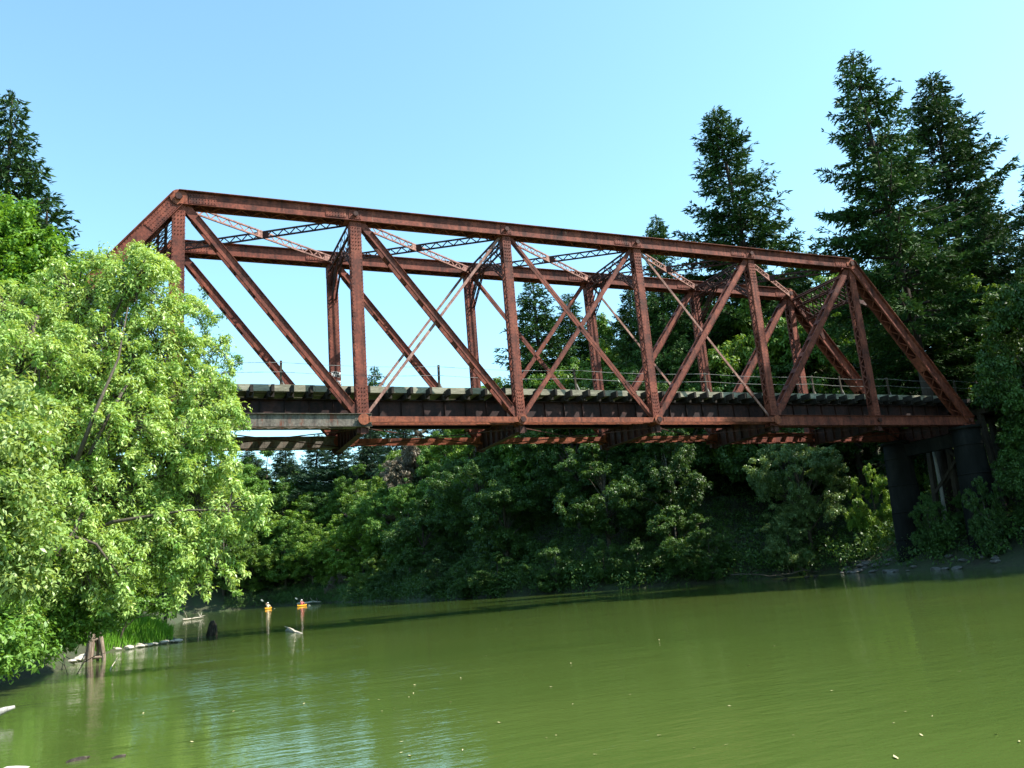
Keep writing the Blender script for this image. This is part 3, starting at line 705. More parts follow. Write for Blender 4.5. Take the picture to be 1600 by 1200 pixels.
def fir_mesh(seed, H, Rd, z_low=0.1, sprays=1.0, gap=0.25, ragged=0.35, lean=(0, 0), spray_len=0.45, upsweep=0.0):
    """tapered trunk, whorls of drooping limbs carrying flat sprays of needles"""
    R = np.random.default_rng(seed); mb = MB()
    def axis_(z): k = z/H; return np.array([lean[0]*k*k, lean[1]*k*k, z])
    mb.tube([axis_(H*k) - np.array([0, 0, 0.8 if k == 0 else 0]) for k in np.linspace(0, 1, 9)], [H*0.0125*(1-k)**0.8+0.025 for k in np.linspace(0, 1, 9)], 8)
    P = []; D = []; L = []; N = []
    z = H*z_low
    while z < H*0.995:
        k = z/H; env = (1-k)**0.78*min(1.0, 0.6+1.5*k)*1.22
        nb = R.integers(4, 7)
        a0 = R.uniform(0, 6.28)
        for j in range(nb):
            if R.random() < gap*(1-k*0.7): continue
            a = a0 + j*6.283/nb + R.normal(0, 0.3); bl = Rd*env*R.uniform(1-ragged*1.3, 1+ragged) + 0.25
            az = np.array([math.cos(a), math.sin(a), 0]); st = axis_(z)
            rise = (0.35*(k-0.45)*1.6 + upsweep + R.normal(0, 0.12)); dr = 0.30*(1-k)*R.uniform(0.6, 1.3)
            ts = np.linspace(0, 1, 6); pts = [st + az*bl*t + np.array([0, 0, bl*(rise*t - dr*t*t + 0.20*t**3)]) for t in ts]
            mb.tube(pts, [0.018*bl*(1-t)+0.012 for t in ts], 4, False)
            sd = np.array([-az[1], az[0], 0]); t = 0.10 if bl < 2 else R.uniform(0.12, 0.3); sgn = 1; skip = 0
            while t < 1.0:
                t += (0.23/bl)*R.uniform(0.6, 1.4)/sprays
                if t > 1: break
                sgn = -sgn
                if skip > 0: skip -= 1; continue
                if R.random() < 0.07: skip = R.integers(1, 4)
                i0 = min(4, int(t*5)); f = t*5-i0; p = pts[i0]*(1-f)+pts[i0+1]*f
                tl = (0.28+0.34*bl*(1-t)**0.8)*R.uniform(0.5, 1.15); tl = min(tl, 1.7)
                td = az*R.uniform(0.45, 1.0) + sd*sgn*R.uniform(0.5, 1.0) + np.array([0, 0, R.normal(-0.12, 0.16)]); td /= np.linalg.norm(td)
                ns = max(2, int(tl/0.11)); u = np.linspace(0.12, 1, ns)
                for e in u:
                    for q in range(3):
                        P.append(p + td*tl*e + np.array([0, 0, -0.18*tl*e*e]) + R.normal(0, 0.05, 3)); D.append(td*1.0 + R.normal(0, 0.42, 3) + np.array([0, 0, (0.25, -0.35, -0.05)[q]])); N.append(np.array([0, 0, 0.6])+R.normal(0, 0.7, 3)); L.append(spray_len*R.uniform(0.6, 1.2))
        z += max(0.28, 0.0165*H)*R.uniform(0.7, 1.3)*(1.0-0.45*k)
    for e in range(30):
        z = H*(0.965+0.035*e/29); P.append(axis_(z)); a = R.uniform(0, 6.28); D.append(np.array([math.cos(a)*0.7, math.sin(a)*0.7, 0.7])); N.append(R.normal(0, 1, 3)); L.append(0.30)
    P = np.array(P); D = unit(np.array(D)); N = np.array(N); L = np.array(L)[:, None]; n = len(P)
    Sd = unit(np.cross(N, D)); Nn = np.cross(D, Sd); Wd = L*0.30
    V = np.stack([P, P+D*L*0.4+Sd*Wd*0.5-Nn*Wd*.12, P+D*L-Nn*L*0.06, P+D*L*0.4-Sd*Wd*0.5-Nn*Wd*.12], 1).reshape(-1, 3)
    t = np.clip(R.uniform(0, 1, n)*0.7+0.3*np.repeat(R.uniform(0, 1, (n+20)//21+1), 21)[:n], 0, 1)
    return (V, np.arange(4*n).reshape(n, 4), t), mb

def make_tree(name, crown, trunk, leafm, barkm, label, cat, loc, group=None, rz=0.0, sc=(1, 1, 1)):
    t = thing(name, label, cat, loc, rz, group); t.scale = sc
    V, F, tint = crown
    mesh_np("crown", V, F, leafm, t, tint); trunk.build("trunk", barkm, t, True)
    return t
def place_copy(src, label, loc, rz, sc, leafm=None, group=None):
    c = copy_tree(src); c['label'] = label; c.location = loc; c.rotation_euler = (0, 0, rz); c.scale = sc
    if group: c['group'] = group
    if leafm is not None:
        for ch in c.children:
            if ch.name.startswith("crown"):
                ch.material_slots[0].link = 'OBJECT'; ch.material_slots[0].material = leafm
    return c
# ------------------------------------------------------------------ tall firs

fa, fb_ = fir_mesh(1, 36, 6.2, 0.36, 1.2, 0.30, 0.55, (0.8, 0.3)), fir_mesh(2, 36, 6.2, 0.20, 1.2, 0.30, 0.55, (1.2, -0.4), upsweep=0.12)
fc, fd = fir_mesh(3, 36, 6.0, 0.08, 1.2, 0.24, 0.48, (-1.4, 0.4), upsweep=0.10), fir_mesh(4, 30, 4.8, 0.06, 1.05, 0.22, 0.40)

def fir_at(src, x, y, dist, label, group, rz=0.0, wid=1.0, H0=36.0, leafm=None, first=None):
    """stand a fir whose tip is seen at photo point (x, y), dist metres away"""
    p = at(x, y, dist); g = gz(p[0], p[1]); s = (p[2]-g)/H0; loc = (p[0], p[1], g)
    if first is not None:
        o = make_tree("fir_tree", first[0], first[1], M['needle'], M['firbark'], label, "fir tree", loc, group, rz, (s*wid, s*wid, s))
        return o
    return place_copy(src, label, loc, rz, (s*wid, s*wid, s), leafm, group)
G1 = "tall firs behind the bridge"
F1 = fir_at(None, 1345, 84, 64, "tallest ragged dark fir above the right end of the bridge", G1, 2.6, 1.0, first=fa)
F2 = fir_at(None, 1437, 112, 85, "second tall fir just right of the tallest one with upswept limbs", G1, 0.4, 1.15, first=fb_)
F3 = fir_at(None, 1138, 174, 84, "lone tall fir with bent tip rising over the middle right top chord", G1, 0.3, 1.2, first=fc)
F4 = fir_at(None, 20, 145, 50, "dense narrow fir behind the bright tree at the left edge", G1, 0.0, 0.85, 30.0, first=fd)
fir_at(F2, 1618, 255, 67, "fir at the right edge with branches reaching into the sky", G1, 3.6, 1.0)
fir_at(F1, 1530, 300, 80, "shaded fir low between the two tall firs and the right edge", G1, 1.0, 1.0)
fir_at(F3, 1012, 342, 80, "fir whose tip just clears the top chord left of the lone tall fir", G1, 2.2, 0.9)
fir_at(F4, 832, 438, 94, "leftmost dark fir seen through the middle panel of the truss", G1, 0.5, 1.45, 30.0)
fir_at(F1, 886, 462, 97, "fir in the middle panel close behind the leftmost one", G1, 4.0, 1.15)
fir_at(F2, 975, 455, 90, "fir seen left of the fifth post through the truss", G1, 5.0, 1.2)
fir_at(F3, 1065, 420, 86, "dark fir seen between fifth and sixth posts of the truss", G1, 3.4, 1.25)
fir_at(F4, 1235, 405, 88, "dense fir peeping over the top chord left of the right hip", G1, 2.0, 1.1, 30.0)
fir_at(F1, 1185, 395, 95, "fir half hidden behind the lone tall fir", G1, 0.9, 0.9)
fir_at(F4, 585, 573, 190, "tiny distant fir tip just above the deck beside the third post", G1, 1.0, 1.0, 30.0)
fir_at(F4, 75, 300, 62, "shorter fir just right of the dense narrow left fir", G1, 1.4, 1.3, 30.0)
for (x, y, h, lb, src, h0) in ((58.5, -9.0, 28, "fir on the right bank nearest the bridge end", F4, 30.), (61.0, -13.0, 40, "second fir on the right bank behind the nearest one", F1, 36.), (70.0, -7.0, 30, "fir behind the approach trestle at the far right", F4, 30.), (58.5, -17.0, 37, "fir standing apart on the right bank", F2, 36.)):
    s = h/h0; place_copy(src, lb, (x, y, gz(x, y)), x, (s*1.05, s*1.05, s), None, G1)
fir_at(F4, 1395, 330, 74, "dense dark fir filling the gap below the two tall firs", G1, 2.0, 1.3, 30.0)
fir_at(F4, 1500, 380, 96, "dense dark fir behind the approach below the second tall fir", G1, 4.0, 1.3, 30.0)
fir_at(F4, 930, 492, 96, "lower dark fir between the leftmost fir and the fifth post", G1, 1.1, 1.5, 30.0)
fir_at(F4, 1110, 430, 90, "dark fir filling the sixth panel behind the counter brace", G1, 2.9, 1.4, 30.0)
fir_at(F4, 1010, 470, 98, "low dark fir just right of the fifth post", G1, 5.2, 1.5, 30.0)
G2 = "far firs upstream under the bridge"
for (x, y, d, src, h0, lb) in ((310, 742, 204, F4, 30., "far fir hidden behind the right edge of the bright tree"), (255, 735, 204, F2, 36., "far fir hidden behind the middle of the bright tree"), (205, 745, 204, F4, 30., "far fir hidden deep behind the bright tree"), (352, 716, 200, F4, 30., "far fir nearest the left tree under the bridge"), (400, 703, 192, F2, 36., "far fir second from the left tree under the bridge"),
    (446, 690, 190, F4, 30., "slim far fir touching the lower chord under the second panel"), (485, 678, 184, F3, 36., "far fir with open limbs under the second panel post"),
    (532, 672, 180, F1, 36., "ragged far fir under the third bridge panel"), (578, 660, 174, F4, 30., "dense far fir just right of the third panel post"),
    (625, 650, 162, F2, 36., "far fir behind the dry brown tree"), (690, 640, 140, F1, 36., "shaded far fir above the lime green bush")):
    fir_at(src, x, y, d, lb, G2, (x*0.37) % 6.28, 1.7, h0, M['needle_blue'])

# ------------------------------------------------------------------ broadleaf trees of the far bank
va = broadleaf_mesh(21, 12, 5.2, 30, 18, 120, 0.21, 0.11)
vb = broadleaf_mesh(22, 10, 5.0, 28, 18, 120, 0.21, 0.11, 0.0)
vc = broadleaf_mesh(23, 15, 5.6, 34, 18, 120, 0.22, 0.11, 0.10, (0.8, 0.5))
vd = broadleaf_mesh(24, 6, 4.0, 20, 18, 110, 0.17, 0.09, 0.0)
def bank(src, x, y, h, label, rz, wid=1.0, H0=12., leafm=None, first=None, name="broadleaf_tree", cat="tree", group="trees along the far bank"):
    g = gz(x, y); s = h/H0; loc = (x, y, g-0.1)
    if first is not None: return make_tree(name, first[0], first[1], M['bankleaf'] if leafm is None else leafm, M['bark'], label, cat, loc, group, rz, (s*wid, s*wid, s))
    o = place_copy(src, label, loc, rz, (s*wid, s*wid, s), leafm, group); o.name = name; o['category'] = cat; return o
TA = bank(None, 31.0, 135.0, 14, "rounded green tree on the far shore behind the left kayak", 0.3, 1.1, 12., first=va)
TB = bank(None, 38.5, 121.0, 13, "sunlit bushy tree on the shore behind the right kayak", 1.3, 1.1, 10., M['limeleaf'], first=vb)
TC = bank(None, 44.0, 100.0, 16, "tall green tree upstream under the third bridge panel", 2.2, 1.0, 15., first=vc)
SH = bank(None, 36.6, 86.0, 5.5, "bright low bush at the waterline right of the kayaks", 0.0, 1.0, 6., M['limeleaf'], first=vd, name="bush", cat="bush", group="bushes along the far bank")
bank(TA, 20.0, 139.0, 15, "dark tree on the far shore at the edge of the left tree", 2.0, 1.2, 12., M['darkleaf'])
bank(TB, 25.0, 136.5, 12, "sunlit rounded tree on the far shore just left of the kayaks", 2.6, 1.15, 10., M['limeleaf'])
bank(TA, 35.0, 127.5, 12.5, "bright rounded tree on the far shore straight behind the right kayak", 4.4, 1.1, 12., M['limeleaf'])
bank(TB, 41.0, 112.0, 13, "sunlit round tree upstream right of the kayaks", 5.4, 1.1, 10., M['limeleaf'])
bank(TC, 8.0, 142.0, 16, "tree on the far shore hidden behind the left tree", 1.0, 1.2, 15.)
for k, (x, y, h) in enumerate([(3,158,25),(13,157,27),(23,154,26),(-8,160,26),(-20,157,25),(30,158,27)]):
    bank(TC, x, y, h, "tall leafy tree standing behind the far shore upstream", k*1.3, 1.15, 15., None, group="tall trees behind the far shore")
bank(TB, -6.0, 144.0, 14, "bushy tree far upstream behind the left tree", 4.0, 1.2, 10.)
bank(TC, 47.5, 96.0, 21, "tall pale brown half dry tree under the bridge above the bank", 0.5, 0.8, 15., M['deadtwig'])
bank(TB, 46.0, 108.0, 19, "yellow green crown high behind the bushy shore trees", 0.9, 0.9, 10., M['limeleaf'])
bank(TA, 38.5, 74.0, 13, "deep green tree left of the lime green crown under the bridge", 3.3, 1.0, 12.)
bank(TC, 46.5, 78.0, 19, "leafy tree standing higher up the bank under the third panel", 5.1, 0.95, 15.)
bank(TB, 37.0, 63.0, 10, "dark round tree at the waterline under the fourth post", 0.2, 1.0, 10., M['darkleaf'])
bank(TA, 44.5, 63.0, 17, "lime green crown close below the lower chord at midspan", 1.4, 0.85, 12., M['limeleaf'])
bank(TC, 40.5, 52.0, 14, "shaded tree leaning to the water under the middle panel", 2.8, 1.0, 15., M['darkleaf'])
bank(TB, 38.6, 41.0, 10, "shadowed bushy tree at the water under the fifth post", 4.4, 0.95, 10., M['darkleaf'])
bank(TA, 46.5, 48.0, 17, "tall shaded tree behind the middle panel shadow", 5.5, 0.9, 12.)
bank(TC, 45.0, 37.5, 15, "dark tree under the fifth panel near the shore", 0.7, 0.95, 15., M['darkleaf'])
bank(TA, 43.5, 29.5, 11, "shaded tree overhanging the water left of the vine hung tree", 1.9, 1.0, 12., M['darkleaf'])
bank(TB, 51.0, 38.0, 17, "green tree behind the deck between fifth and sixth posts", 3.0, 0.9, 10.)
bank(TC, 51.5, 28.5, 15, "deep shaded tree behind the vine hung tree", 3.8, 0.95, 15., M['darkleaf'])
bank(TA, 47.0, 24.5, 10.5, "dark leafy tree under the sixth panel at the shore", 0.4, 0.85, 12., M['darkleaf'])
bank(TC, 53.4, 15.9, 11.8, "vine hung tree with lit leaves at the water under the sixth post", 2.4, 0.82, 15., M['vineleaf'])
bank(TB, 58.5, 26.0, 18, "bright leafy tree behind the deck near the right hip", 5.0, 0.75, 10., M['limeleaf'])
bank(TA, 56.5, 35.0, 19, "sunlit maple like crown behind the sixth post", 0.1, 0.75, 12., M['limeleaf'])
bank(TC, 64.0, 20.0, 22, "dense green tree behind the right end post", 1.1, 0.8, 15.)
bank(TA, 62.5, 20.5, 15, "shaded tree behind the right end of the deck", 2.1, 0.85, 12., M['darkleaf'])
bank(TB, 72.0, 12.5, 17, "leafy tree behind the approach trestle", 4.2, 0.9, 10.)
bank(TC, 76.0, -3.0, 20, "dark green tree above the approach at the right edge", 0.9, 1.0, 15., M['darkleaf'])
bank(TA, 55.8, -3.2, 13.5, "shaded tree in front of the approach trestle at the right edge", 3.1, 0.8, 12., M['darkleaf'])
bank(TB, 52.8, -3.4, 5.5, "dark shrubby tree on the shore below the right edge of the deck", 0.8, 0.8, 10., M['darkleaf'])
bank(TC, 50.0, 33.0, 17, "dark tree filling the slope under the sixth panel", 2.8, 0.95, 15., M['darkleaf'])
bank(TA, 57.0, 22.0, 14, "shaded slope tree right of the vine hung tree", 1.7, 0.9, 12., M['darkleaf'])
bank(TC, 56.0, 44.0, 22, "slope tree seen through the truss left of the sixth post", 2.0, 1.0, 15.)
bank(TB, 52.0, 56.0, 20, "round slope tree seen through the middle of the truss", 3.6, 0.9, 10.)
bank(TA, 50.0, 68.0, 20, "slope tree high above the lime green crown", 4.0, 1.0, 12.)
bank(TC, 53.0, 86.0, 24, "slope tree behind the fourth panel low under the chord", 4.9, 1.1, 15.)
bank(TB, 36.0, 141.0, 15, "leafy tree closing the view upstream behind the kayaks", 1.0, 1.2, 10.)
bank(TC, 44.0, 130.0, 19, "tree on the slope above the right kayak", 5.9, 1.1, 15.)
bank(SH, 55.8, 11.4, 5.6, "brightly lit bush at the left foot of the right pier", 0.5, 0.55, 6., M['limeleaf'], name="bush", cat="bush", group="bushes along the far bank")
bank(SH, 62.0, 11.5, 6.0, "lit bush seen between the two pier columns", 2.5, 0.7, 6., M['limeleaf'], name="bush", cat="bush", group="bushes along the far bank")
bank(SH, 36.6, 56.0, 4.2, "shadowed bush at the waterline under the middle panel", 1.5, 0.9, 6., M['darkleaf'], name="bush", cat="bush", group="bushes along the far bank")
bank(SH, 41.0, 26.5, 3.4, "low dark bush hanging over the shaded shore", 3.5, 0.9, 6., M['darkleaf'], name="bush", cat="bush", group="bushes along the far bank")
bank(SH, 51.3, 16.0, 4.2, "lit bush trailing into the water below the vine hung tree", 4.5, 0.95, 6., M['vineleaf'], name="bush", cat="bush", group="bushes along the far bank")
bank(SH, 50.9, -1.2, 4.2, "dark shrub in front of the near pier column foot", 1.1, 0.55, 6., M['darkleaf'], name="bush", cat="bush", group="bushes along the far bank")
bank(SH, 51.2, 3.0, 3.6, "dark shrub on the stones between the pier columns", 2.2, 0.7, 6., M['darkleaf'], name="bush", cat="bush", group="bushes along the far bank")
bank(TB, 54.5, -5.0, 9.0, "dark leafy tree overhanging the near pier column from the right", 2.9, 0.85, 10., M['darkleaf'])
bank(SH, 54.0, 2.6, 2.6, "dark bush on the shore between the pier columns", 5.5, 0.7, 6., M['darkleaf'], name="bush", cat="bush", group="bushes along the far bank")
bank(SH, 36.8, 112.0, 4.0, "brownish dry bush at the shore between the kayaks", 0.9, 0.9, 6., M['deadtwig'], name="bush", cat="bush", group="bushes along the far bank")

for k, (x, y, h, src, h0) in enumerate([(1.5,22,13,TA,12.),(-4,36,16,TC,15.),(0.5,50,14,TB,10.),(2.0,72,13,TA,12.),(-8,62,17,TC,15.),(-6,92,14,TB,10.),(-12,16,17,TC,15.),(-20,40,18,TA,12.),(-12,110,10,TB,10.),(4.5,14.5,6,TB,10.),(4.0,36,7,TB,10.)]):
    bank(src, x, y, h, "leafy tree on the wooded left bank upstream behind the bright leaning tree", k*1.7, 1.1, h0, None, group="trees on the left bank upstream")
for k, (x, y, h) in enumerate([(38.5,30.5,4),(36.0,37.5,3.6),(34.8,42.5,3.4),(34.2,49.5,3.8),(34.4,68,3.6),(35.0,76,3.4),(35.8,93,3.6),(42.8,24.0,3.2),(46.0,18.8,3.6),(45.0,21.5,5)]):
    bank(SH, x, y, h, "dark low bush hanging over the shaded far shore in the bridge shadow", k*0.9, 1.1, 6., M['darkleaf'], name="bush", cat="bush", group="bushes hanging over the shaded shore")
R = np.random.default_rng(91); kk = 0
while kk < 46:
    x, y = R.uniform(30, 105), R.uniform(14, 165)
    d_ = river_sd(np.array([[x, y]]))[0]
    if d_ < 12 or d_ > 62 or x > 40+y*0.75+25: continue
    src, h0 = ((TA, 12.), (TB, 10.), (TC, 15.))[kk % 3]
    bank(src, x, y, R.uniform(13, 20), "leafy tree deeper in the wooded slope behind the far bank", R.uniform(0, 6), 1.1, h0, None if kk % 2 else M['darkleaf'], group="trees deeper in the wooded slope"); kk += 1
# undergrowth covering the banks
R = np.random.default_rng(77); cs = []
P = np.column_stack([R.uniform(-6, 80, 26000), R.uniform(-20, 134, 26000)]); d = river_sd(P); keep = (d > 0.3) & (R.random(len(P)) < np.clip(1.2-d/26, 0.1, 1)) & ((P[:,0] > 20) | (P[:,1] > 100))
P = P[keep]; z = ground(P); C3 = np.column_stack([P, z+R.uniform(0.1, 0.9, len(P))])
P2 = np.column_stack([R.uniform(20, 62, 60000), R.uniform(-14, 142, 60000)]); d2 = river_sd(P2); P2 = P2[(d2 > -0.9) & (d2 < 2.2) & ((P2[:,1] > 11) | (P2[:,0] > 53))][:1500]
P3 = np.column_stack([R.uniform(24, 75, 30000), R.uniform(-12, 140, 30000)]); d3 = river_sd(P3); P3 = P3[(d3 > 0.8) & (d3 < 15)][:2600]
C3 = np.vstack([C3, np.column_stack([P3, ground(P3)+R.uniform(0.4, 1.9, len(P3))])])
C3 = np.vstack([C3, np.column_stack([P2, np.maximum(ground(P2), 0)+R.uniform(0.25, 2.2, len(P2))])])
V, F, t = clump_leaves(R, C3, R.uniform(0.4, 0.9, len(C3)), 26, 0.20, 0.10)
tag(mesh_np("undergrowth", V, F, M['darkleaf'], None, t), "low leafy undergrowth covering the wooded banks", "undergrowth", kind='stuff')

# ------------------------------------------------------------------ the bright tree on the left bank
R = np.random.default_rng(8)
lobes = [(215,440,25,1.15),(120,470,26,1.5),(60,560,24,1.5),(170,560,25,1.5),(250,545,25,1.1),(286,620,25,1.05),(330,600,24.5,0.55),(186,660,24,1.4),(100,680,24,1.5),
  (341,655,24,0.66),(256,720,24,1.2),(304,775,24,0.95),(358,790,23,0.62),(160,780,24,1.4),(60,800,23,1.3),(246,840,23.5,1.2),(286,845,23.5,0.85),(324,870,23,0.5),
  (120,870,23,1.1),(201,875,23,0.8),(286,885,23,0.55),(225,415,25.5,0.75),(170,415,26,0.7),(306,680,23.5,0.7),(331,730,23.5,0.6),(30,640,25,1.5),(250,500,25,0.9),(285,590,26,0.9),
  (340,545,26,0.38),(300,480,26.5,0.42),(371,828,23,0.26),(401,797,23,0.24),(20,500,26,1.3),(40,920,23,0.9),(150,840,23.5,0.9),(221,640,24.5,0.8),(140,620,24.5,1.0)]
L3 = [(at(x, y, d), r) for x, y, d, r in lobes]; cs = []; rs = []; own = []
for li, (c, r) in enumerate(L3):
    n = max(6, int(36*r**2))
    for k in range(n):
        dd = R.normal(0, 1, 3); dd /= np.linalg.norm(dd); q = R.uniform(0.25, 0.88)
        p = c + dd*np.array([1.0, 1.0, 0.85])*r*q; cs.append(p); rs.append(R.uniform(0.16, 0.40)); own.append(li)
for li, (c, r) in enumerate(L3):
    for k in range(int(16*r**1.3)):
        dd = R.normal(0, 1, 3) + np.array([0.35, -0.3, 0.1]); dd /= np.linalg.norm(dd); p = c + dd*r*0.72; v = dd*R.uniform(0.07, 0.15)
        for q in range(R.integers(3, 6)):
            v = v*0.96 + np.array([0, 0, -0.035]); p = p + v; cs.append(p.copy()); rs.append(0.17-0.022*q); own.append(li)
cs = np.array(cs); rs = np.array(rs)
V, F, t = clump_leaves(R, cs, rs, 54, 0.115, 0.042, droop=0.9, up=0.45, squash=0.8, elong=1.3)
base = np.array([1.6, -9.4, gz(1.6, -9.4)])
lt = thing("ash_tree", "big bright yellow green tree leaning over the water at left", "tree", tuple(base))
o = mesh_np("crown", V-base, F, M['ash'], lt, t)
mb = MB(); tr = [(0, 0, -0.6), (0.5, -0.2, 1.0), (1.5, -0.5, 2.6), (2.6, -0.7, 4.4), (3.6, -0.8, 6.3), (4.2, -0.8, 8.6)]
mb.tube(tr, [0.34, 0.29, 0.24, 0.19, 0.13, 0.05], 10)
mb.tube([(0, 0, -0.4), (0.2, -0.3, 1.6), (1.0, -1.2, 3.6), (1.6, -1.6, 6.0), (2.2, -1.6, 8.4)], [0.24, 0.2, 0.16, 0.11, 0.04], 8)
trv = [Vector(p) for p in tr]
def forkp(t):
    q = t.z*0.62
    for a, b2 in zip(trv[:-1], trv[1:]):
        if a.z <= q <= b2.z: return a.lerp(b2, (q-a.z)/(b2.z-a.z))
    return trv[0].lerp(trv[1], 0.6)
wood_paths(mb, (0, 0, 0), [tuple(c-base) for c, r in L3], 0.11, R, 6, forkp, 0.06)
for k in range(0, len(cs), 2):
    a = L3[own[k]][0]-base; b2 = cs[k]-base; mb.tube([a, (a+b2)/2+np.array([0, 0, 0.05]), b2], [0.022, 0.015, 0.006], 4, False)
for lp in (((-10, 960, 22.6, .11), (40, 905, 22.3, .10), (80, 870, 22.2, .085), (112, 838, 22.3, .06), (135, 790, 22.6, .035)), ((-20, 900, 22.4, .09), (20, 875, 22.2, .075), (62, 862, 22.2, .05), (95, 868, 22.3, .02)), ((112, 838, 22.3, .05), (150, 850, 22.2, .035), (190, 905, 22.3, .02)), ((120, 720, 22.9, .06), (150, 640, 22.8, .045), (185, 560, 23.4, .03), (200, 480, 24.2, .015)), ((205, 590, 23.6, .03), (175, 640, 23.2, .04), (140, 710, 23.0, .05))):
    mb.tube([at(x, y, d)-base for x, y, d, r in lp], [r for x, y, d, r in lp], 7)
mb.build("trunk", M['bark'], lt, True)

# fresher green tree further back at the left edge
def lobed_tree(name, lobes, base, leafm, label, seed, dens=40, per=70, ln=0.16, wd=0.09, tr_r=0.2, droop=0.5, cat="tree"):
    R = np.random.default_rng(seed); L3 = [(at(x, y, d), r) for x, y, d, r in lobes]; cs = []; rs = []
    for c, r in L3:
        for k in range(max(5, int(dens*r**2))):
            dd = R.normal(0, 1, 3); dd /= np.linalg.norm(dd); cs.append(c+dd*r*R.uniform(0.3, 1.05)); rs.append(R.uniform(0.18, 0.36))
    V, F, t = clump_leaves(R, np.array(cs), np.array(rs), per, ln, wd, droop=droop, elong=0.9)
    T = thing(name, label, cat, tuple(base)); base = np.array(base); mesh_np("crown", V-base, F, leafm, T, t)
    mb = MB(); top = np.mean([c for c, r in L3], 0)-base
    mb.tube([(0, 0, -0.4), top*0.35, top*0.7, top], [tr_r, tr_r*.8, tr_r*.5, tr_r*.2], 8); tv = Vector(top)
    wood_paths(mb, (0, 0, 0), [tuple(c-base) for c, r in L3], tr_r*0.45, R, 5, lambda t: tv*max(0.15, min(0.9, 0.6*t.z/max(tv.z, .5))))
    mb.build("trunk", M['bark'], T, True); return T
lobed_tree("maple_tree", [(30,430,32,1.5),(75,450,32,1.2),(20,365,32,1.2),(55,385,32,1.0),(10,340,33,0.7),(95,430,31.5,0.7),(20,500,31,1.5),(80,520,31,1.3),(-40,420,32,1.8),(-30,560,31,1.8),(40,600,31,1.5),(-30,700,31,1.8)],
    (-1.5, -3.0, gz(-1.5, -3.0)), M['maple'], "fresh green tree behind the bright leaning tree at the left edge", 31)
lobed_tree("ash_tree", [(10,700,17,0.75),(25,760,17,0.55),(5,830,17,0.8),(30,870,17,0.5),(15,640,18,0.7),(35,690,17.5,0.4),(-30,760,17,1.2),(45,900,18,0.4),(10,905,18,0.55)],
    (1.2, -17.6, gz(1.2, -17.6)), M['ash'], "nearer small tree with drooping leaves cut by the left edge", 32, 60, 80, 0.12, 0.05, 0.12, 0.9)
lobed_tree("bush", [(30,985,22.5,0.7),(80,975,23.5,0.75),(120,960,24,0.8),(10,1010,21,0.5),(60,1005,22.5,0.4),(150,955,26,0.5),(200,950,27,0.55),(250,945,27,0.4),(-20,980,22,1.0)],
    (2.6, -12.4, gz(2.6, -12.4)), M['bankleaf'], "shaded bush overhanging the muddy left shore", 33, 60, 80, 0.12, 0.055, 0.08, 0.7, "bush")

lobed_tree("slender_tree", [(325,455,46,0.5),(335,500,46,0.6),(318,535,46,0.6),(350,540,46,0.5),(345,585,46,0.6),(320,600,46,0.8),(362,575,46,0.35),(372,560,46,0.25),(330,640,46,1.0)],
    (7.2, 9.6, gz(7.2, 9.6)), M['maple'], "thin airy tree with bare twigs seen through the first bridge panel", 35, 22, 42, 0.15, 0.06, 0.09, 0.6)
# small leaning sapling and grass by the stone row
mb = MB(); s0 = onz(176, 1009, 0.25); s0 = np.array([5.45, 2.9, 0.2])
tw = thing("sapling", "thin dark leaning sapling behind the pale shore stones", "sapling", tuple(s0))
mb.tube([(0, 0, -0.2), (0.25, 0.1, 0.5), (0.4, 0.2, 1.0), (0.35, 0.3, 1.6)], [0.05, 0.045, 0.035, 0.015], 6); mb.tube([(0.3, 0.12, 0.6), (0.7, 0.1, 1.0), (1.3, 0.0, 1.05)], [0.03, 0.022, 0.01], 5)
mb.tube([(0.4, 0.2, 1.0), (0.9, 0.3, 1.25), (1.7, 0.3, 1.05)], [0.03, 0.02, 0.008], 5); mb.build("trunk", M['wetwood'], tw)
R = np.random.default_rng(5); V, F, t = clump_leaves(R, np.array([(0.5,0.2,1.5),(1.1,0.2,1.3),(1.6,0.3,1.15),(0.2,0.3,1.8),(0.8,0.1,1.7)]), np.array([.4,.4,.3,.4,.4]), 60, 0.12, 0.05, 0.8)
mesh_np("crown", V, F, M['bankleaf'], tw, t)
R = np.random.default_rng(6); n = 9000; gp = np.column_stack([R.uniform(2.0, 7.6, n*2), R.uniform(0.5, 9.0, n*2)]); d = river_sd(gp); gp = gp[(d > 0.05) & (d < 3.5)][:n]
g0 = np.column_stack([gp, ground(gp)]); n = len(g0); a = R.uniform(0, 6.28, n); h = R.uniform(0.25, 0.6, n); wv = np.stack([np.cos(a), np.sin(a), 0*a], 1)*0.018
ln_ = np.stack([R.normal(0, .13, n), R.normal(0, .13, n), h], 1)
V = np.stack([g0-wv, g0+wv, g0+ln_*0.6+wv*0.7, g0+ln_], 1).reshape(-1, 3)
tag(mesh_np("grass", V, np.arange(4*n).reshape(n, 4), M['grassblade'], None, R.random(n)), "bright green grass on the little point behind the pale stones", "grass", kind='stuff')

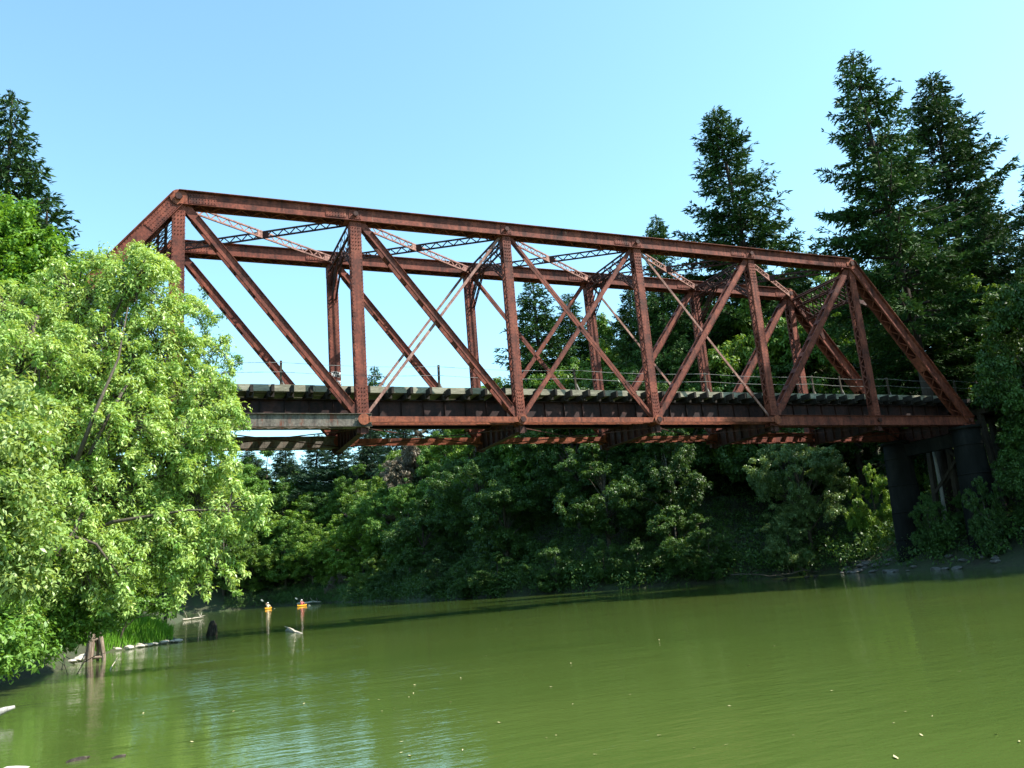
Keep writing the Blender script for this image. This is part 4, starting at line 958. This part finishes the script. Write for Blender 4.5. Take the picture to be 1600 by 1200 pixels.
# ------------------------------------------------------------------ stones
def stone_obj(seed, name="stone", m='stone', flat=0.5):
    r = np.random.default_rng(seed); bm = bmesh.new(); bmesh.ops.create_icosphere(bm, subdivisions=2, radius=1.0)
    ax = r.normal(0, 1, (7, 3)); ax /= np.linalg.norm(ax, axis=1, keepdims=True); lim = r.uniform(0.55, 0.9, 7)
    for v in bm.verts:
        p = np.array(v.co)
        for a, l in zip(ax, lim):
            dp = p@a
            if dp > l: p = p - a*(dp-l)*0.85
        v.co = Vector(p*np.array([1, 0.8, flat]))
    me = bpy.data.meshes.new(name); bm.to_mesh(me); bm.free(); me.materials.append(M[m])
    o = bpy.data.objects.new(name, me); COL.objects.link(o); return o
protos = [stone_obj(40+k) for k in range(4)]
used = set()
def put_stone(k, x, y, z, s, rz, label, group, m=None, cat="stone"):
    p = protos[k % 4]
    if k % 4 in used: o = p.copy(); COL.objects.link(o)
    else: o = p; used.add(k % 4)
    o.location = (x, y, z); o.scale = (s, s, s*0.8); o.rotation_euler = (0.1*math.sin(k), 0.1*math.cos(k*2), rz)
    if m: o.material_slots[0].link = 'OBJECT'; o.material_slots[0].material = M[m]
    tag(o, label, cat, group); return o
for k, (x, y, s) in enumerate([(173,1015,0.26),(188,1010,0.27),(200,1006,0.36),(214,1005,0.2),(219,1008,0.22),(234,1004,0.28),(243,1005,0.2),(250,1002,0.26),(192,1014,0.2),(208,1011,0.18)]):
    q_ = (x-168)/84.0; p = (5.32+2.5*q_+0.05*math.sin(k*2.1), 2.25+2.8*q_+0.12*math.cos(k*3.3)); put_stone(k, p[0], p[1], 0.07, s*0.9, k*1.3, "pale flat stone in the row along the grassy left shore", "pale stones along the left shore")
for k, (x, y, s) in enumerate([(126,1016,0.25),(108,1020,0.22),(88,1023,0.2),(118,1012,0.2),(134,1021,0.16)]):
    q_ = (x-88)/46.0; p = (4.45+0.2*q_, -4.2+3.2*q_); put_stone(k+1, p[0], p[1], 0.08, s, k*0.9, "brownish stone on the muddy shore behind the rotten piling", "stones behind the piling")
rs_ = random.Random(3)
bank_pts = [(49.6,-2),(49.8,4.5),(51.6,9.8),(52.9,12.6)]
for k in range(46):
    j = rs_.randrange(3); t = rs_.random(); a = bank_pts[j]; b2 = bank_pts[j+1]; off = rs_.uniform(-0.3, 1.4)
    x = a[0]+(b2[0]-a[0])*t+off; y = a[1]+(b2[1]-a[1])*t; put_stone(k+2, x, y, max(0.02, gz(x, y))+0.02, rs_.uniform(0.15, 0.42), rs_.uniform(0, 6), "grey riprap stone on the shaded shore below the right pier", "riprap stones below the right pier", 'darkstone')
p = onz(1371, 889); put_stone(3, p[0]-0.8, p[1]-0.3, 0.25, 0.30, 1.0, "single pale upright stone at the waterline left of the pier foot", None).scale = (0.24, 0.24, 0.5)
p = onz(121, 1188); o = put_stone(1, p[0], p[1], 0.0, 0.13, 0.5, "long brown stone breaking the surface in the left foreground", None, 'wetwood'); o.scale = (0.15, 0.07, 0.06)
p = onz(187, 1183); o = put_stone(2, p[0], p[1], 0.0, 0.09, 0.2, "small brown stone right of the long foreground stone", None, 'wetwood'); o.scale = (0.09, 0.06, 0.05)
p = onz(22, 1202); put_stone(0, p[0], p[1], 0.0, 0.12, 0.2, "pale greenish stone at the bottom left corner", None).scale = (0.16, 0.11, 0.07)

# ------------------------------------------------------------------ wood in the water
p = onz(149, 1033); t = thing("rotten_piling", "tall rotten wooden piling with hollow foot standing in the left shallows", "piling", (p[0], p[1], 0))
mb = MB(); mb.tube([(-0.17, 0, -0.8), (-0.18, 0, 0.1), (-0.14, 0, 0.6), (-0.09, 0.02, 1.2), (-0.06, 0.02, 1.62)], [0.12, 0.11, 0.12, 0.12, 0.09], 9)
mb.tube([(0.26, -0.03, -0.8), (0.24, -0.03, 0.1), (0.15, -0.02, 0.6), (0.02, 0, 1.1), (-0.02, 0.02, 1.5)], [0.06, 0.07, 0.08, 0.10, 0.07], 8)
mb.tube([(0.05, 0.12, -0.6), (0.06, 0.10, 0.35), (0.0, 0.05, 0.8)], [0.04, 0.05, 0.06], 7); mb.build("trunk", M['piling'], t, True)
mb = MB(); mb.tube([(-0.15, -0.02, 0.10), (0.24, -0.04, 0.12)], [0.05, 0.045], 7); mb.tube([(-0.12, -0.03, 0.58), (0.12, -0.05, 0.75)], [0.04, 0.03], 6); mb.build("cross_root", M['piling'], t, True)
p = onz(330, 993); t = tag(MB().build("tree_stump", M['wetwood']), "short dark wet stump standing in open water under the bridge", "stump"); bpy.data.objects.remove(t)
mb = MB(); mb.tube([(0, 0, -0.6), (-0.02, 0, 0.05), (0.0, 0, 0.3), (0.05, 0, 0.52), (0.07, 0, 0.70)], [0.24, 0.22, 0.16, 0.16, 0.09], 10); mb.tube([(0.14, -0.12, -0.3), (0.17, -0.13, 0.2), (0.16, -0.1, 0.55)], [0.12, 0.12, 0.07], 8)
o = mb.build("tree_stump", M['wetwood'], smooth=True); o.location = (p[0], p[1], 0); tag(o, "short dark wet stump standing in open water under the bridge", "stump")
def log(name, p0, p1, r, m, label, cat, z0=0.02, z1=0.02, sticks=0, seed=0, bend=0.05):
    p0 = Vector((p0[0], p0[1], z0)); p1 = Vector((p1[0], p1[1], z1)); o0 = p0; d = p1-p0; mb = MB(); rr = random.Random(seed)
    pts = [d*k + Vector((rr.uniform(-1, 1), rr.uniform(-1, 1), rr.uniform(-.3, .6)))*bend*(0 < k < 1) for k in (0, .2, .4, .6, .8, 1)]
    mb.tube(pts, [r, r*.95, r*.85, r*.7, r*.5, r*.25], 7)
    for k in range(sticks):
        q = pts[rr.randrange(1, 5)]; e = Vector((rr.uniform(-1, 1), rr.uniform(-1, 1), rr.uniform(0.1, 1)))*d.length*0.16; mb.tube([q, q+e*.5+Vector((0,0,.05)), q+e], [r*.4, r*.28, r*.1], 5)
    o = mb.build(name, M[m], smooth=True); o.location = o0; return tag(o, label, cat)
log("driftwood_log", onz(190, 969.5)*np.array([1,1,0])*0+np.array([10.0, 62, 0]), np.array([12.4, 68.5, 0]), 0.09, 'drift', "long bleached log lying along the water below the left tree", "log", 0.12, 0.10, 5, 3, 0.1)
log("floating_log", onz(450, 986), onz(474, 990), 0.13, 'drift', "short pale log floating in open water below the kayaks", "log", 0.0, -0.04, 1, 5, 0.04)
log("driftwood_branch", (30.6, 118.0), (34.0, 114.5), 0.22, 'drift', "pale branch lying at the far shore between the kayaks", "branch", 0.25, 0.3, 4, 6, 0.4)
log("fallen_branch", (49.0, 15.6), (52.6, 13.4), 0.05, 'bark', "long bare fallen branch along the shore below the vine hung tree", "branch", 0.25, 0.35, 8, 8, 0.5)
log("fallen_branch", (46.2, 16.8), (49.8, 14.9), 0.06, 'bark', "grey crooked branch dipping in the water left of the vine hung tree", "branch", 0.5, -0.05, 6, 9, 0.4)
log("dead_branch", onz(150, 1010), onz(118, 1056), 0.035, 'wetwood', "thin dark branch dipping into the water left of the rotten piling", "branch", 0.55, -0.02, 3, 10, 0.05)
log("dead_branch", onz(92, 1020), onz(108, 1058), 0.02, 'wetwood', "forked dark twig standing in the shallows left of the piling", "branch", 0.7, -0.05, 3, 11, 0.05)
log("dead_branch", onz(172, 1047), onz(184, 1036), 0.015, 'drift', "tiny pale twig sticking up right of the piling", "branch", 0.0, 0.18, 0, 12, 0.01)
log("dead_branch", onz(-30, 1070), onz(28, 1060), 0.05, 'drift', "bleached branch pile on the mud at the left edge", "branch", 0.15, 0.10, 5, 13, 0.08)
p = onz(-8, 1130); log("driftwood_log", (p[0]-0.3, p[1]), (p[0]+0.25, p[1]+0.05), 0.09, 'greypole', "pale broken log end jutting in at the left edge", "log", 0.05, 0.20, 0, 14, 0.01)
for k, (x, y, lb) in enumerate([(1228, 907, "leftmost dark snag breaking the water off the vine hung tree"), (1262, 904, "middle dark snag breaking the water off the vine hung tree"), (1276, 902.5, "right dark snag breaking the water off the vine hung tree")]):
    p = onz(x, y); log("snag", (p[0]-0.16, p[1]+0.05), (p[0]+0.2, p[1]), 0.10, 'wetwood', lb, "snag", 0.05, 0.12, 1, 20+k, 0.03)

# floating leaves
bm = bmesh.new(); vs = [bm.verts.new(c) for c in ((-1,0,.05),(-.4,.45,.12),(.4,.42,.02),(1,0,.15),(.35,-.42,.05),(-.45,-.4,.1),(0,0,0))]
for a in range(6): bm.faces.new((vs[a], vs[(a+1) % 6], vs[6]))
me = bpy.data.meshes.new("floating_leaf"); bm.to_mesh(me); bm.free(); me.materials.append(M['floatleaf'])
spots = [(1400,1185,2.0),(1593,1160,1.3),(1557,1148,1),(592,1094,1),(646,1084,1.2),(648,1071,1),(861,1074,1.2),(892,1037,1.3),(1170,1040,1.3),(615,1107,1.4),(567,1080,.8),(639,1090,.8),(775,982,1.4),(818,1055,.9),(704,1098,.9),(597,1112,.8),(628,1160,1.1),(640,1182,1.3),(627,1177,.7),(723,1173,.9),(854,1154,1),(869,1150,.8),(985,1086,.8),(895,1101,.9),(1140,1104,1),(1030,1150,.9),(1457,1120,.8),(1397,1131,.8),(1415,1113,.7),(562,983,1.2),(224,1115,1.6),(255,1129,.9),(340,1118,.8),(365,1112,1),(475,1100,1.6),(490,1097,1),(430,1060,.8),(380,1070,.8),(505,1150,1),(720,1060,.9),(930,1180,1.1),(1085,1170,.9),(1240,1150,.9),(1300,1080,.8),(1500,1050,.9),(1210,1010,1),(1030,1000,1),(760,1025,1),(100,1085,.9),(160,1130,.9),(1135,1165,.9),(780,1130,1.1),(1440,1150,1),(300,1160,1),(1345,1010,1),(950,960,1.3)]
R = np.random.default_rng(12)
for k, (x, y, s) in enumerate(spots):
    p = onz(x, y); o = bpy.data.objects.new("floating_leaf", me); COL.objects.link(o); q = 0.021*s*R.uniform(0.7, 1.2)
    o.location = (p[0], p[1], 0.008); o.scale = (q*1.2, q*0.8, q); o.rotation_euler = (R.uniform(-.2, .2), R.uniform(-.2, .2), R.uniform(0, 6.28))
    tag(o, "small pale fallen leaf floating on the green water", "leaf", "fallen leaves floating on the river")

# ------------------------------------------------------------------ kayaks and paddlers
def kayak(loc, rz, label):
    t = thing("kayak", label, "kayak", loc, rz, "kayaks upstream"); st = np.linspace(-1, 1, 15); V = []; F = []; n = 12
    for s in st:
        wd = 0.36*(1-abs(s)**2.2)+0.012; hi = 0.20+0.10*abs(s)**3; lo = -0.09*(1-abs(s)**3)+0.10*abs(s)**4
        for k in range(n):
            a = 2*math.pi*k/n; zz = math.sin(a); V.append((s*1.6, wd*math.cos(a), (hi-0.02+0.05*zz*(1-abs(s)) if zz > 0.3 else (lo+(hi-lo)*(zz+1)/1.3)) if zz <= 0.3 or True else 0))
    for i in range(14):
        for k in range(n):
            a = i*n+k; b2 = i*n+(k+1) % n; F.append((a, a+n, b2+n, b2))
    o = mesh_np("hull", V, F, M['kayak'], t, smooth=True)
    mb = MB(); pts = [(-0.1+0.42*math.cos(a), 0.235*math.sin(a), 0.265) for a in np.linspace(0, 2*math.pi, 21)]; mb.tube(pts, [0.025]*21, 6, False); mb.build("cockpit_rim", M['black'], t, True)
    return t
def paddler(loc, rz, shirt, label, tilt):
    t = thing("person", label, "person", loc, rz)
    hl = np.array([0.42, 0.34, 0.50+0.34*tilt]); hr = np.array([0.42, -0.34, 0.50-0.34*tilt])
    jn = [(0,0,0.02),(0,0,0.22),(0.01,0,0.42),(0.02,0,0.52),(0.025,0,0.60),(0.04,0,0.72),(0.035,0,0.80),
          (0.01,0.18,0.49),tuple(hl*0.5+np.array([-0.02,0.16,0.14])),tuple(hl+np.array([-0.05,0,0])),(0.01,-0.18,0.49),tuple(hr*0.5+np.array([-0.02,-0.16,0.14])),tuple(hr+np.array([-0.05,0,0])),
          (0.10,0.11,0.03),(0.45,0.15,0.10),(0.80,0.11,0.0),(0.10,-0.11,0.03),(0.45,-0.15,0.10),(0.80,-0.11,0.0)]
    rd = [.15,.15,.17,.12,.055,.095,.08,.065,.045,.03,.065,.045,.03,.09,.065,.045,.09,.065,.045]
    ed = [(0,1),(1,2),(2,3),(3,4),(4,5),(5,6),(3,7),(7,8),(8,9),(3,10),(10,11),(11,12),(0,13),(13,14),(14,15),(0,16),(16,17),(17,18)]
    for h, b0 in ((hl, 9), (hr, 12)):
        for k in range(4):
            n = len(jn); y = 0.03*(k-1.5); jn += [tuple(h+np.array([-0.005, y, 0.022])), tuple(h+np.array([0.024, y, 0.004])), tuple(h+np.array([0.006, y, -0.022]))]; rd += [.009, .0085, .008]; ed += [(b0, n), (n, n+1), (n+1, n+2)]
        n = len(jn); jn += [tuple(h+np.array([-0.028, 0.03, -0.01])), tuple(h+np.array([-0.008, 0.028, -0.026]))]; rd += [.01, .009]; ed += [(b0, n), (n, n+1)]
    n = len(jn); jn += [(0.13, 0, 0.715)]; rd += [.018]; ed += [(5, n)]
    me = bpy.data.meshes.new("body"); me.from_pydata([tuple(map(float, j)) for j in jn], ed, []); me.update()
    o = bpy.data.objects.new("body", me); COL.objects.link(o); o.parent = t; me.materials.append(M['skin'])
    o.modifiers.new("Skin", 'SKIN'); sub = o.modifiers.new("Subdivision", 'SUBSURF'); sub.levels = 1; sub.render_levels = 1
    if len(me.skin_vertices):
        for k, r_ in enumerate(rd): me.skin_vertices[0].data[k].radius = (r_, r_)
        me.skin_vertices[0].data[0].use_root = True
    mb = MB(); mb.tube([(0,0,0.06),(0,0,0.22),(0.01,0,0.36),(0.01,0,0.48),(0.02,0,0.55)], [0.175,0.178,0.195,0.185,0.085], 14); mb.build("shirt", M[shirt], t, True)
    for h, b0 in ((8, 7), (11, 10)):
        mb = MB(); mb.tube([jn[b0], (np.array(jn[b0])+np.array(jn[h]))/2, jn[h]], [0.085, 0.07, 0.06], 9); mb.build("sleeve", M[shirt], t, True)
    mb = MB(); mb.tube([(0.035,0,0.775),(0.035,0,0.785),(0.035,0,0.79),(0.035,0,0.86),(0.03,0,0.89)], [0.19,0.19,0.12,0.105,0.05], 16); mb.build("sun_hat", M['white'], t, True)
    mb = MB(); mb.tube([(0.0,0,0.66),(-0.01,0,0.72),(0.0,0,0.78)], [0.085,0.10,0.10], 12); mb.build("hair", M['hair'], t, True)
    for s in (-1, 1):
        mb = MB(); mb.tube([(0.118, s*0.035, 0.742), (0.132, s*0.035, 0.742)], [0.012, 0.01], 6); mb.build("eye", M['black'], t)
    return hl, hr
def paddle(loc, rz, hl, hr, label):
    t = thing("kayak_paddle", label, "paddle", loc, rz); c = (hl+hr)/2; d = (hl-hr)/np.linalg.norm(hl-hr); a = c+d*1.1; b2 = c-d*1.1
    mb = MB(); mb.tube([a, b2], [0.016, 0.016], 8); mb.build("shaft", M['black'], t)
    for e, s in ((a, 1), (b2, -1)):
        mb = MB(); pts = []; q = [0.0, 0.1, 0.25, 0.4, 0.48]; wd = [0.02, 0.08, 0.105, 0.095, 0.03]
        for i in range(4):
            p0 = e + d*s*(q[i]-0.1); p1 = e + d*s*(q[i+1]-0.1); up = np.cross(d, (1, 0, 0)); up = up/np.linalg.norm(up)
            P8 = [p0-up*wd[i], p0+up*wd[i], p1+up*wd[i+1], p1-up*wd[i+1]]; nn = np.array([0.008, 0, 0]); mb.box8([x-nn for x in P8]+[x+nn for x in P8])
        mb.build("blade", M['blade'], t)
for (x, y, rz, shirt, tilt, kl, pl, dl) in ((419, 950.5, 1.15, 'cream', 0.75, "orange kayak on the left of the pair far upstream", "paddler in pale yellow shirt and white hat in the left kayak", "white bladed paddle raised by the left kayaker"),
                                     (472, 946.5, 0.95, 'pink', 0.55, "orange kayak on the right of the pair far upstream", "paddler in red pink shirt and white hat in the right kayak", "white bladed paddle held by the right kayaker")):
    p = onz(x, y); dvec = p[:2]-CAM[:2]; D = np.linalg.norm(dvec); k = min(1.0, 136.0/D); p = CAM[:2]+dvec*k; lp = (p[0], p[1], 0.0)
    kayak(lp, rz, kl); s_ = (p[0]-0.12*math.cos(rz), p[1]-0.12*math.sin(rz), 0.12); hl, hr = paddler(s_, rz, shirt, pl, tilt); paddle(s_, rz, hl, hr, dl)
